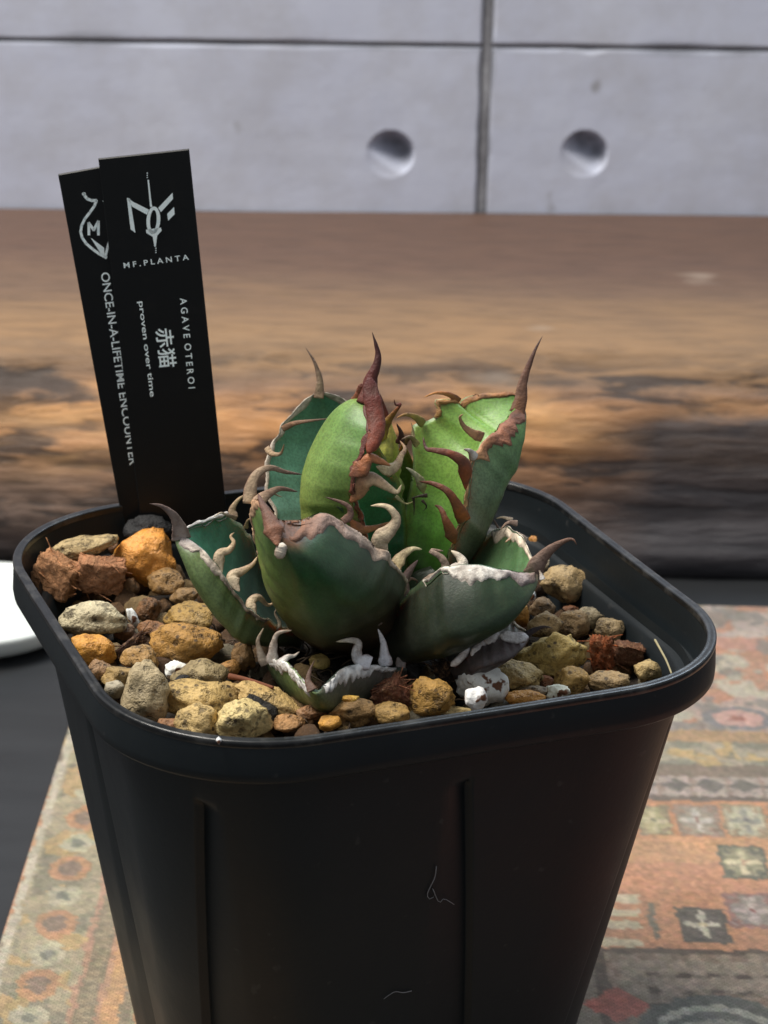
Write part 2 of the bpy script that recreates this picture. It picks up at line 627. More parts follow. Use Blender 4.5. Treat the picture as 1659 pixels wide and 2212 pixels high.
def rect(u0, u1, v0, v1): return band(U_, u0, u1) * band(V_, v0, v1)


def ell(u0, v0, ru, rv): return (((U_ - u0) / ru) ** 2 + ((V_ - v0) / rv) ** 2 < 1).astype(float)


def dia(u0, v0, ru, rv): return ((np.abs(U_ - u0) / ru + np.abs(V_ - v0) / rv) < 1).astype(float)


def ruv(zx, zy):
    """a point read off the photograph's right-hand detail, carried onto the rug"""
    P = atz(zx * .4297 + 1206.9, zy * .4297 + 1261.8, Z_RUG)
    return P[0] - RX, RY - P[1]


vl = lambda zy: ruv(800, zy)[1]
main = U_ > .62          # inside the left border
T = U_ - .0
# far border bands (run across the rug)
put(band(V_, 0, vl(260)) * 1, (186, 168, 160))
put(band(V_, vl(262), vl(330)), (196, 140, 122))
put(band(V_, vl(330), vl(560)), (190, 180, 160))
put(band(V_, vl(560), vl(735)), (186, 160, 148))
put(band(V_, vl(735), vl(790)), (180, 142, 100))
put(band(V_, vl(790), vl(905)), (168, 158, 134))
put(band(V_, vl(905), vl(965)), (128, 112, 98))
put(band(V_, vl(965), vl(1062)), (176, 160, 152))
put(band(V_, vl(1062), vl(1085)), (104, 92, 88))
put(band(V_, vl(1085), vl(1270)), (206, 138, 92))
put(band(V_, vl(1270), vl(1545)), (208, 150, 102))
put(band(V_, vl(1400), vl(1545)), (200, 128, 98), .6)
put(band(V_, vl(1545), vl(1830)), (198, 134, 94))
vF = vl(1830)
put(band(V_, vF, RV), (140, 124, 108))
# blossoms in the far border
fb = fbm(uu, vv, 7, 31, 4)
put((fb > .60) * band(V_, 0, vl(735)), (200, 128, 92), .8)
put((fbm(uu, vv, 8, 41, 4) > .62) * band(V_, 0, vl(735)), (124, 124, 122), .8)
put((fbm(uu, vv, 10, 51, 4) > .60) * band(V_, vl(790), vl(905)), (200, 164, 96), .8)
put((fbm(uu, vv, 10, 61, 4) > .62) * band(V_, vl(790), vl(905)), (118, 122, 108), .8)
u1, v1 = ruv(890, 670)
for k in range(-5, 6):
    uc = u1 + k * .62
    put(ell(uc, v1, .17, .13), (122, 124, 130))
    put(ell(uc, v1, .125, .09), (206, 158, 148))
    put(ell(uc, v1, .04, .03), (170, 96, 88))
    put(ell(uc + .31, v1 - .02, .09, .06), (190, 182, 160))
    put(ell(uc + .31, v1 - .48, .10, .10), (206, 132, 86))
    put(ell(uc + .31, v1 - .48, .04, .04), (222, 206, 170))
u2, v2 = ruv(580, 1002)
du2 = ruv(750, 1002)[0] - u2
for k in range(-14, 12):
    put(dia(u2 + k * du2, v2, .075, .07), (104, 102, 100))
    put(band(np.abs(U_ - (u2 + (k + .5) * du2)), 0, .012) * band(V_, vl(965), vl(1062)), (150, 128, 116))


def motif(zx, zy, wz, hz, border, fill, petal, mid):
    u, v = ruv(zx, zy)
    w = (ruv(zx + wz / 2, zy)[0] - ruv(zx - wz / 2, zy)[0]) / 2
    h = (ruv(zx, zy + hz / 2)[1] - ruv(zx, zy - hz / 2)[1]) / 2
    put(rect(u - w, u + w, v - h, v + h), border)
    put(rect(u - w * .82, u + w * .82, v - h * .82, v + h * .82), fill)
    for sx, sy in ((1, 0), (-1, 0), (0, 1), (0, -1)):
        put(ell(u + sx * w * .42, v + sy * h * .42, w * (.34 if sx else .17), h * (.34 if sy else .17)), petal)
    for sx, sy in ((1, 1), (-1, 1), (1, -1), (-1, -1)):
        put(dia(u + sx * w * .62, v + sy * h * .62, w * .22, h * .22), border)
    put(ell(u, v, w * .15, h * .15), mid)


motif(470, 1182, 170, 150, (150, 132, 104), (176, 168, 120), (204, 190, 150), (110, 116, 96))
motif(690, 1182, 225, 160, (158, 128, 110), (160, 148, 132), (204, 196, 184), (150, 96, 84))
motif(930, 1185, 220, 165, (166, 142, 110), (196, 190, 160), (150, 150, 140), (112, 118, 124))
motif(1170, 1188, 220, 165, (150, 120, 96), (176, 166, 140), (204, 190, 160), (120, 110, 96))
motif(915, 1392, 235, 170, (98, 104, 92), (150, 146, 116), (212, 200, 160), (196, 150, 120))
motif(715, 1705, 245, 175, (86, 82, 78), (96, 90, 86), (196, 188, 168), (206, 190, 150))
motif(965, 1635, 270, 170, (150, 104, 100), (150, 138, 132), (186, 170, 164), (142, 60, 66))
for zy in (1570, 1640, 1700, 1790):
    a, b = ruv(140, zy), ruv(400, zy)
    put(rect(a[0], b[0], a[1] - .028, a[1] + .03), (206, 190, 156))
a, b = ruv(430, 1600), ruv(500, 1780)
put(rect(a[0], b[0], a[1], b[1]), (112, 106, 92))
# nested frame near the bottom right
for k, (dd, c) in enumerate(((0, (92, 76, 68)), (.05, (140, 116, 100)), (.10, (150, 134, 116)), (.20, (96, 80, 74)), (.235, (160, 140, 124)), (.33, (104, 90, 84)), (.36, (148, 120, 104)), (.46, (84, 82, 84)), (.53, (184, 104, 82)))):
    u0, _ = ruv(155, 1850)
    put(band(U_, u0 + dd, RU) * band(V_, vF + dd * .9, RV), c)
dots = ((np.floor(U_ / .06) + np.floor(V_ / .06)) % 2 == 0)
put(dots * band(U_, ruv(155, 1850)[0] + .05, RU) * band(V_, vF + .04, vF + .42), (178, 160, 140), .45)
um, vm = ruv(810, 2330)
put(ell(um, vm, .34, .36), (104, 108, 104))
put(ell(um, vm, .27, .29), (196, 194, 178))
put(ell(um, vm, .235, .25), (122, 124, 120))
put(ell(um, vm, .19, .20), (176, 172, 160))
put(ell(um, vm, .15, .16), (186, 110, 92))
for sx in (-1, 1):
    put(dia(um + sx * .36, vm - .28, .13, .12), (190, 92, 78))
# left border (runs away from the camera)
put(band(U_, 0, .60), (172, 160, 128))
put(band(U_, 0, .035), (196, 186, 164))
put((fbm(uu, vv, 6, 71, 4) > .57) * band(U_, .05, .33), (134, 130, 108), .9)
put((fbm(uu, vv, 7, 81, 4) > .62) * band(U_, .05, .33), (196, 160, 96), .8)
for k in range(14):
    vc = .35 + k * .44
    put(ell(.19, vc, .085, .11), (196, 140, 96))
    put(ell(.19, vc, .045, .06), (140, 116, 100))
    put(ell(.19, vc + .22, .07, .08), (186, 180, 150))
    put(ell(.19, vc + .22, .03, .035), (124, 130, 116))
put(band(U_, .33, .355), (186, 140, 112))
put(band(U_, .355, .43), (138, 124, 98))
put((np.sin(V_ * 130) > 0) * band(U_, .37, .415), (164, 146, 112), .8)
put(band(U_, .43, .455), (190, 140, 108))
put(band(U_, .455, .52), (208, 154, 98))
put(band(U_, .52, .56), (150, 132, 106))
inl = band(U_, .56, 1.25) * band(V_, vl(1085), RV)
put(inl, (162, 152, 116))
for k in range(10):
    vc = 1.75 + k * .52
    put(ell(.80, vc, .18, .12), (204, 190, 140))
    put(ell(.80, vc, .09, .05), (150, 150, 110))
    put(rect(.58, 1.2, vc + .22, vc + .26), (120, 116, 92))
for k in range(5):
    vc = 4.05 + k * .6
    put(rect(.58, 1.2, vc, vc + .35), (200, 140, 84))
    put(rect(.64, .72, vc + .04, vc + .24), (196, 184, 160))
    put(ell(.62, vc + .27, .05, .05), (130, 90, 50))
# wear and fading
fade = fbm(uu, vv, 5, 91, 4)[..., None]
RC = RC * (.86 + .3 * fade)
g = RC.mean(axis=2, keepdims=True)
RC = RC * .80 + g * np.array([1.09, 1.0, .82]) * .20
RC = (RC * .93 + np.array(lin((182, 162, 140))) * .05) * 1.04
kn = np.random.default_rng(6).random((nu // 2 + 2, nv // 2 + 2, 3))
kn = kn * .22 + kn[..., :1] * .78
RC = RC * (.80 + .40 * kn[(np.arange(nu) // 2)[:, None], (np.arange(nv) // 2)[None, :]])
thr = np.random.default_rng(5).random((nu, nv, 1))
RC = RC * (.86 + .28 * thr)
V = np.stack([RX + uu, RY - vv, np.full_like(uu, Z_RUG) + .002 * (fbm(uu, vv, 40, 7) - .5)], -1).reshape(-1, 3)
F = grid_faces(nu, nv)
Cc = RC.reshape(-1, 3).tolist()
edge = [i * nv for i in range(nu)] + [(nu - 1) * nv + j for j in range(1, nv)] + [i * nv + nv - 1 for i in range(nu - 2, -1, -1)] + [j for j in range(nv - 2, 0, -1)]
V = V.tolist()
b0 = len(V)
for e in edge:
    V.append((V[e][0], V[e][1], ZG + .001))
    Cc.append(Cc[e])
for k in range(len(edge)):
    F.append((edge[k], b0 + k, b0 + (k + 1) % len(edge), edge[(k + 1) % len(edge)]))
o = fix_normals(mk('rug', V, F, M['rug'], cols=np.array(Cc)))
tag(o, 'faded oriental rug mat with orange and beige motifs under the pot', 'rug')

# ------------------------------------------------------------------ the pot
POT_A, POT_R = 1.0, 0.5245
cy_, sy_ = math.cos(YAW), math.sin(YAW)


def rot2(x, y): return x * cy_ - y * sy_, x * sy_ + y * cy_


def unrot2(x, y): return x * cy_ + y * sy_, -x * sy_ + y * cy_


def rsq(s, a, r):
    """rounded square, s in 0..1 from the middle of the front side; returns point and outward normal (pot axes)"""
    hs = a - r
    per4 = 2 * hs + math.pi / 2 * r
    q = (s * 4) % 4
    k = int(math.floor(q + .5)) % 4
    L = ((q + .5) % 1 - .5) * per4
    if abs(L) <= hs: p, n = (L, -a), (0, -1)
    else:
        t = (abs(L) - hs) / r
        sg = 1 if L > 0 else -1
        n = (sg * math.sin(t), -math.cos(t))
        p = (sg * hs + r * n[0], -hs + r * n[1])
    c, s_ = math.cos(k * math.pi / 2), math.sin(k * math.pi / 2)
    return (p[0] * c - p[1] * s_, p[0] * s_ + p[1] * c), (n[0] * c - n[1] * s_, n[0] * s_ + n[1] * c)


def sweep(profile, sv, disp=None, rfix=None):
    """profile: (offset, z); closed sweep round the pot"""
    V = []
    for (off, z) in profile:
        a, r = POT_A + off, rfix or max(.05, POT_R + off)
        for s in sv:
            p, n = rsq(s, a, r)
            d = disp(s, z, p) if disp else 0
            x, y = rot2(p[0] + n[0] * d, p[1] + n[1] * d)
            V.append((x, y, z))
    return V


# body: draws in towards the foot, with the pressed wedge ribs in mirrored pairs on every side
RIBS = sorted([((base + k * .25) % 1, sg) for k in range(4) for base, sg in ((-.126, 1), (.004, -1))])


def rib_line(j, z):
    b, sg = RIBS[j % 8]
    return b + (j // 8) - sg * .0205 * max(0, -z - .3)


def warp(s, z):
    """carry a column of the reference ring onto the rib lines at height z"""
    for j in range(-1, 9):
        a0, a1 = RIBS[j % 8][0] + (j // 8), RIBS[(j + 1) % 8][0] + ((j + 1) // 8)
        if a0 <= s < a1:
            f = (s - a0) / (a1 - a0)
            return rib_line(j, z) * (1 - f) + rib_line(j + 1, z) * f
    return s


def wedge(s0, s, z):
    if z > -.26: return 0.0
    e = min(1, (-.26 - z) / .03)
    best = 0.0
    for j in range(-1, 9):
        sg = RIBS[j % 8][1]
        d0 = (s0 - RIBS[j % 8][0] - (j // 8)) * sg
        d = (s - rib_line(j, z)) * sg
        wdt = .010 + .034 * min(1, (-z - .26) / 1.2)
        if d0 > -1e-7 and -1e-7 <= d < wdt: best = max(best, (1 - d / wdt) ** 1.2)
    return -.032 * best * e


sv = set(np.linspace(0, 1, 300, endpoint=False).round(6))
for b, sg in RIBS:
    sv = {q for q in sv if not (-.0030 < (q - b) * sg < .0012)}
    for q in (-.0026, -.0010, .0, .0010, .003, .006, .010, .015, .021, .028, .036, .045): sv.add((b + sg * q) % 1)
sv = sorted(sv)
pot = empty('plant_pot', (0, 0, ZG + .03))
POT_O = (0, 0, ZG + .03)
pf = [(-.05, -.128), (-.052, -.16), (-.058, -.2)] + [(-.054 + .151 * z * 1.0, z) for z in np.r_[np.linspace(-.25, -.36, 10), np.linspace(-.40, -1.86, 50)]]
pf[1] = (-.054 + .151 * -.16, -.16)
pf[2] = (-.054 + .151 * -.2, -.2)
pf[0] = (-.054 + .151 * -.13 + .004, -.120)
pf += [(-.35, -1.905), (-.40, -1.918)]
V = []
for (off, z) in pf:
    for s0 in sv:
        s1 = warp(s0, z)
        p, n = rsq(s1 % 1, POT_A + off, POT_R - .054)
        d = wedge(s0, s1, z)
        x, y = rot2(p[0] + n[0] * d, p[1] + n[1] * d)
        V.append((x, y, z))
F = grid_faces(len(pf), len(sv), True)
F.append(tuple((len(pf) - 1) * len(sv) + j for j in range(len(sv))))
o = fix_normals(mk('pot_body', V, F, M['plastic'], pot, org=POT_O))
tag(pot, 'square black plastic nursery pot with rounded corners holding the agave', 'pot')
sv2 = np.linspace(0, 1, 320, endpoint=False)
pf = [(-.082, -.160), (-.062, -.146), (-.030, -.139), (-.004, -.133), (.004, -.124), (.006, -.10), (.003, -.05), (.0, -.022)]
wv = lambda s, z, p: .004 * math.sin(s * 6.283 * 3 + 1) * min(1, max(0, (z + .15) / .05))
V = sweep(pf, sv2, wv)
o = fix_normals(mk('collar', V, grid_faces(len(pf), len(sv2), True), M['plastic'], pot, org=POT_O))
pf = [(.0, -.022), (.0025, -.016), (.0025, -.0035), (.001, -.0006), (-.003, .0006), (-.012, .0), (-.020, -.0012), (-.0235, .0002), (-.0268, -.0008), (-.028, -.004), (-.0285, -.022)]
V = sweep(pf, sv2, wv)
o = fix_normals(mk('rim', V, grid_faces(len(pf), len(sv2), True), M['rim'], pot, org=POT_O))
pf = [(-.0285, -.020), (-.036, -.08), (-.044, -.138), (-.050, -.148), (-.084, -.153), (-.096, -.165), (-.130, -.30), (-.19, -.55)]
V = sweep(pf, sv2, wv, POT_R - .040)
o = mk('inner_wall', V, grid_faces(len(pf), len(sv2), True), M['plastic'], pot, org=POT_O)
fix_normals(o)


def inside(X, Y, off):
    """is a point within the inner wall drawn in by off"""
    u, v = unrot2(X, Y)
    a, r = POT_A - off, max(.05, POT_R - off)
    x, y = abs(u), abs(v)
    if x > a or y > a: return False
    cx_, cy2 = a - r, a - r
    if x > cx_ and y > cy2: return math.hypot(x - cx_, y - cy2) < r
    return True


def soil_z(X, Y):
    u, v = unrot2(X, Y)
    t = min(1, max(0, (X - .1) / .8))
    c = math.exp(-((X - .02) ** 2 + (Y + .02) ** 2) / .12)
    return -.175 - .055 * t + .03 * c


# soil surface (stuff) inside the pot
V, idx = [(0, 0, soil_z(0, 0))], []
rings, seg = 46, 150
for i in range(1, rings + 1):
    f = i / rings
    for k in range(seg):
        p, n = rsq(k / seg, POT_A - .118, POT_R - .04)
        x, y = rot2(p[0] * f, p[1] * f)
        V.append((x, y, soil_z(x, y) - .055 + .035 * nz((x, y, 0), 9) + .02 * nz((x, y, 4), 30) - .02 * f ** 6))
F = [(0, 1 + k, 1 + (k + 1) % seg) for k in range(seg)]
for i in range(rings - 1):
    for k in range(seg):
        a = 1 + i * seg
        F.append((a + k, a + seg + k, a + seg + (k + 1) % seg, a + (k + 1) % seg))
o = fix_normals(mk('potting_soil', V, F, M['soil']))
tag(o, 'dark crumbly soil between the stones in the pot', 'soil', kind='stuff')


# ------------------------------------------------------------------ stones
def ico(sub):
    import bmesh
    bm = bmesh.new()
    bmesh.ops.create_icosphere(bm, subdivisions=sub, radius=1)
    V = np.array([v.co[:] for v in bm.verts])
    F = [[v.index for v in f.verts] for f in bm.faces]
    bm.free()
    return V, F


ICO4, ICO3, ICO2 = ico(4), ico(3), ico(2)


def stone_verts(src, dims, seed, cuts=6, lump=.16, pit=.05, cutd=(.68, .92)):
    V = src[0].copy()
    r = np.random.default_rng(seed)
    for _ in range(cuts):
        n = r.normal(size=3)
        n /= np.linalg.norm(n)
        d = r.uniform(*cutd)
        k = np.maximum(0, V @ n - d)
        V -= (k * .93)[:, None] * n
    sd = r.uniform(0, 50)
    for i, v in enumerate(V):
        l = 1 + lump * nz(v, 1.2, sd) + lump * .55 * nz(v, 2.6, sd + 3) + pit * nz(v, 6.0, sd + 9) + pit * .5 * nz(v, 13.0, sd + 5)
        V[i] = v * l
    return V * np.asarray(dims)


def zoomA(x, y, w, h): return x * .3307, y * .3307 + 1042.4, w * .3307, h * .3307
def zoomC(x, y, w, h): return x * .2645 + 307.2, y * .2645 + 1042.4, w * .2645, h * .2645
def zoomD(x, y, w, h): return x * .2645 + 658.3, y * .2645 + 1069.8, w * .2645, h * .2645
def zoomE(x, y, w, h): return x * .2645 + 932.6, y * .2645 + 1069.8, w * .2645, h * .2645
def zoomF(x, y, w, h): return x * .2976 + 1097.2, y * .2976 + 1014.9, w * .2976, h * .2976


PXU = 663.0
stone_n = 0


def spot(x, y, rad, lift, dz=0.0):
    """where in the bed a stone seen at (x, y) lies: on the bed's surface and inside the wall"""
    P = atz(x, y, -.15)
    for _ in range(4): P = atz(x, y, soil_z(P[0], P[1]) + lift + dz)
    z0 = P[2]
    best = None
    for k in np.linspace(-.14, .14, 57):
        Q = atz(x, y, z0 + k)
        if inside(Q[0], Q[1], .06 + rad * .85):
            if best is None or abs(k) < best[0]: best = (abs(k), Q)
    return P if best is None else best[1]


def stone(name, box_, rgb, label, cat='pebble', mat='stone', tilt=0.0, cuts=10, lump=.18, pit=.085, dz=0.0, sink=.45, cutd=(.68, .92), src=None):
    global stone_n
    stone_n += 1
    x, y, w, h = box_
    a = w / 2 / PXU * 1.05
    hh = h / 2 / PXU * 1.05
    b = (a * hh) ** .5 * .95
    c = max((max(hh * hh - (b * .37) ** 2, 0)) ** .5 / .93, .45 * min(a, hh))
    P = spot(x, y, max(a, b) * .8, c * (1 - sink), dz)
    V = stone_verts(src or (ICO4 if w > 45 else ICO3), (a * 1.06, b, c * 1.06), 100 + stone_n, cuts, lump, pit, cutd)
    t = math.radians(tilt)
    R = np.array([[math.cos(t), 0, -math.sin(t)], [0, 1, 0], [math.sin(t), 0, math.cos(t)]])
    V = V @ R.T
    o = mk(name, V, (src or (ICO4 if w > 45 else ICO3))[1], M[mat])
    o.location = P * S
    k_ = 0 if mat in ('white', 'char') else .22
    o.color = (*lin(tuple(min(246, 1.07 * (v_ * (1 - k_) + g_ * k_)) for v_, g_ in zip(rgb, (184, 152, 108)))), 1)
    tag(o, label, cat)
    return o, P, (a, b, c)


A, Cz, D, E_, Fz = zoomA, zoomC, zoomD, zoomE, zoomF
G = 'pebble'
stone(G, A(520, 420, 450, 150), (176, 156, 112), 'long flat tan stone behind the coir chips in the back left corner', tilt=14)
stone(G, A(965, 500, 400, 390), (232, 150, 52), 'big bright orange stone left of the lowest left agave leaf', mat='amber', cuts=9, lump=.2, dz=.0)
stone(G, A(800, 520, 150, 190), (178, 144, 86), 'upright tan pebble between the coir chips and the orange stone', dz=-.01)
stone(G, A(740, 420, 80, 100), (112, 76, 54), 'small brown crumb left of the big orange stone', cat='crumb')
stone('charcoal_lump', A(965, 300, 330, 190), (24, 24, 26), 'black fuzzy charcoal lump at the foot of the plant labels', 'charcoal', 'char', cuts=8, pit=.14)
stone(G, A(1100, 660, 260, 190), (128, 92, 42), 'flat olive brown stone tucked below the big orange stone')
stone(G, A(1210, 745, 190, 120), (116, 86, 46), 'small olive pebble touching the edge of the left leaf')
stone(G, A(855, 690, 110, 150), (92, 62, 34), 'dark brown pebble in the gap right of the coir chips', dz=-.03)
stone(G, A(620, 890, 420, 235), (212, 204, 172), 'pale cream stone with a dented top, in front of the coir chips', cuts=5, tilt=4)
stone('perlite_sliver', A(868, 882, 55, 135), (206, 208, 206), 'thin white sliver standing right of the pale cream stone', 'perlite', 'white', tilt=24, cuts=2)
stone(G, A(970, 835, 160, 160), (98, 60, 28), 'dark pitted brown stone under the olive pebbles on the left', pit=.12, dz=-.02)
stone(G, A(990, 955, 170, 100), (122, 76, 40), 'low reddish brown pebble left of the golden brown pair', dz=-.01)
stone(G, A(820, 975, 130, 110), (84, 52, 30), 'very dark brown pebble below the pale cream stone', dz=-.03)
stone(G, A(1225, 885, 340, 210), (158, 124, 56), 'olive gold stone with an orange left end behind the golden brown one')
stone(G, A(1200, 1055, 410, 250), (172, 124, 52), 'largest golden brown egg shaped stone in the left half of the pot', cuts=4)
stone(G, A(605, 1090, 275, 185), (204, 140, 46), 'smooth amber pebble against the left wall of the pot', mat='amber', cuts=3, tilt=-18)
stone(G, A(930, 1150, 235, 165), (160, 120, 62), 'round brown pebble right of the dark bark strip')
stone(G, A(640, 1240, 150, 150), (148, 112, 78), 'dull pinkish brown pebble below the amber one at the left wall')
stone(G, A(785, 1270, 215, 150), (158, 130, 78), 'knobbly light brown pebble left of the large grey stone')
stone(G, A(740, 1355, 120, 115), (160, 156, 140), 'small grey white pebble in the front left bend of the rim')
stone(G, A(955, 1390, 320, 380), (168, 154, 122), 'large grey speckled stone standing upright at the front left', cuts=7)
stone('perlite_crumb', A(1145, 1230, 150, 110), (240, 234, 224), 'angular white perlite crumb behind the grey stones', 'perlite', 'white', cuts=10)
stone(G, A(1320, 1270, 330, 210), (150, 136, 100), 'grey brown stone with a black spot lying behind the tan block')
stone('charcoal_lump', A(1190, 1292, 90, 70), (38, 38, 40), 'small black nugget stuck to the grey brown stone', 'charcoal', 'char', cuts=8, dz=.06)
stone(G, A(1270, 1420, 435, 240), (198, 168, 104), 'long tan block shaped stone in the front left row', cuts=7, tilt=-3)
stone(G, A(1490, 1385, 150, 180), (172, 142, 84), 'tan pebble peeping out right of the long tan block')
stone(G, A(1290, 1565, 250, 200), (200, 172, 112), 'light tan egg shaped pebble at the front rim left of the cream one', cuts=4)
stone(G, A(1110, 1585, 140, 90), (148, 98, 62), 'reddish brown pebble half hidden by the front left rim')
stone(G, A(1590, 1560, 310, 260), (226, 206, 144), 'pale cream angular stone touching the front rim', cuts=9, cutd=(.6, .82))
stone(G, A(1505, 1215, 125, 100), (176, 122, 56), 'little orange brown pebble left of the smallest front leaf')
stone(G, A(1590, 1130, 150, 200), (132, 98, 56), 'tall brown pitted pebble behind the little orange brown one', pit=.1)
stone(G, A(655, 735, 150, 80), (86, 58, 32), 'dark brown pebble in the shade under the coir chips', dz=-.05)
stone(G, Cz(1030, 1790, 490, 240), (192, 162, 102), 'long tan stone with a black gash below the reddish twig', tilt=-24)
stone('charcoal_lump', Cz(950, 1850, 330, 170), (36, 34, 32), 'flat black flake leaning on the long tan stone at the front', 'charcoal', 'char', tilt=-28, cuts=8, dz=.015)
stone(G, Cz(1390, 1870, 230, 120), (132, 88, 52), 'reddish brown pebble right below the smallest front leaf')
stone(G, Cz(1200, 1965, 240, 130), (170, 122, 72), 'brown pebble at the front rim right of the cream angular stone')
stone(G, Cz(1445, 1460, 150, 120), (148, 124, 62), 'olive pebble cradled inside the smallest front leaf', dz=.03)
stone(G, Cz(1530, 1965, 160, 120), (240, 172, 70), 'small bright orange pebble at the front rim', mat='amber', cuts=7)
stone(G, D(380, 1770, 320, 210), (152, 116, 68), 'brown pebble at the front rim under the yellow flake')
stone('yellow_flake', D(375, 1665, 125, 70), (240, 190, 70), 'tiny bright yellow flake on a brown pebble in front', 'flake', 'amber', cuts=10, dz=.06)
stone(G, D(1005, 1650, 365, 300), (186, 140, 62), 'golden brown stone with a hollow face right of the dark coir chunk', pit=.09)
stone(G, D(705, 1775, 270, 180), (186, 148, 82), 'tan pebble at the front rim under the dark coir chunk')
stone(G, D(1200, 1752, 260, 70), (208, 186, 128), 'flat cream sliver lying along the front rim')
stone('perlite_crumb', D(1440, 1550, 370, 310), (238, 232, 224), 'large white perlite grain freckled with brown near the front rim', 'perlite', 'white', cuts=5, pit=.1)
stone('perlite_crumb', D(1392, 1660, 155, 180), (240, 238, 232), 'small white perlite grain with a dark hole leaning on the freckled one', 'perlite', 'white', cuts=4, dz=.06)
stone(G, E_(1100, 730, 410, 315), (166, 142, 100), 'large round tan stone near the right wall of the pot', cuts=4, pit=.08)
stone(G, E_(890, 925, 200, 180), (128, 104, 76), 'brown pebble under the tip of the right front leaf')
stone(G, E_(725, 970, 140, 240), (184, 130, 54), 'amber pebble hidden behind the right front leaf', mat='amber')
stone(G, E_(930, 1075, 270, 240), (150, 126, 84), 'left one of the two blurred tan stones behind the yellow tuff')
stone(G, E_(1150, 1060, 250, 250), (146, 120, 82), 'right one of the two blurred tan stones behind the yellow tuff')
stone(G, E_(1285, 1000, 240, 170), (160, 148, 120), 'greyish pebble between the tan stones and the right wall')
stone(G, E_(1450, 1105, 230, 230), (154, 134, 98), 'dusty tan pebble behind the red coir lump')
stone(G, E_(990, 1300, 560, 370), (186, 160, 86), 'big craggy yellow tuff stone on the right side', cuts=14, lump=.26, pit=.12, cutd=(.55, .85))
stone(G, E_(700, 1485, 410, 215), (176, 150, 92), 'tan knobbly stone right of the white freckled perlite', tilt=-14, lump=.24)
stone(G, E_(1130, 1515, 255, 205), (178, 140, 72), 'golden tan pebble below the craggy yellow tuff', cuts=7)
stone(G, E_(1440, 1520, 330, 160), (152, 126, 84), 'flat brown stone at the front rim on the right')
stone('perlite_crumb', E_(1022, 1612, 180, 120), (226, 226, 206), 'pale greenish white grain at the front rim on the right', 'perlite', 'white', cuts=7)
stone(G, E_(765, 1660, 280, 120), (206, 140, 52), 'orange pebble at the front rim right of the freckled perlite', mat='amber', cuts=6)
stone(G, E_(850, 1605, 210, 90), (122, 108, 88), 'grey brown pebble behind the orange one at the rim')
stone(G, E_(945, 1530, 130, 120), (132, 72, 38), 'reddish crumb between the two golden tan stones', dz=-.02)
stone(G, E_(835, 390, 105, 140), (186, 128, 54), 'amber pebble at the back right beside the white curled leaf edge', mat='amber')
stone(G, E_(935, 570, 110, 150), (118, 112, 98), 'grey pebble behind the right leaf tip')
stone('perlite_crumb', E_(812, 820, 70, 90), (226, 236, 236), 'tiny white crumb under the edge of the right front leaf', 'perlite', 'white', cuts=8)
stone(G, E_(395, 455, 150, 130), (168, 136, 84), 'tan pebble in the gap behind the right front leaf')
stone('perlite_flake', Fz(905, 1278, 160, 45), (228, 232, 232), 'thin white flake behind the bark piece at the right', 'perlite', 'white', cuts=5, dz=.02)
stone(G, Fz(1010, 1465, 185, 180), (164, 142, 92), 'squarish tan pebble in the front right corner', cuts=7)
stone(G, Fz(460, 1012, 120, 60), (110, 60, 34), 'reddish brown pebble in the gap below the large round tan stone', dz=-.02)
stone('rim_crumb', (473, 1600, 9, 12), (236, 236, 236), 'tiny white crumb sitting on the front left rim', 'crumb', 'white')
bpy.data.objects['rim_crumb'].location = Vector(atz(473, 1599, .004) * S)

# ------------------------------------------------------------------ coir chips and bark
def strand(path, r0, r1, n=14, seg=5):
    P = catmull(path, n)
    V, F = [], []
    for i in range(n):
        t = P[min(i + 1, n - 1)] - P[max(i - 1, 0)]
        t /= np.linalg.norm(t) + 1e-9
        a = np.cross(t, (0.31, .2, .93))
        a /= np.linalg.norm(a) + 1e-9
        b = np.cross(t, a)
        r = r0 + (r1 - r0) * i / (n - 1)
        for k in range(seg):
            an = 2 * math.pi * k / seg
            V.append(P[i] + r * (a * math.cos(an) + b * math.sin(an)))
    F = grid_faces(n, seg, True) + [tuple(range(seg))[::-1], tuple((n - 1) * seg + k for k in range(seg))]
    return V, F


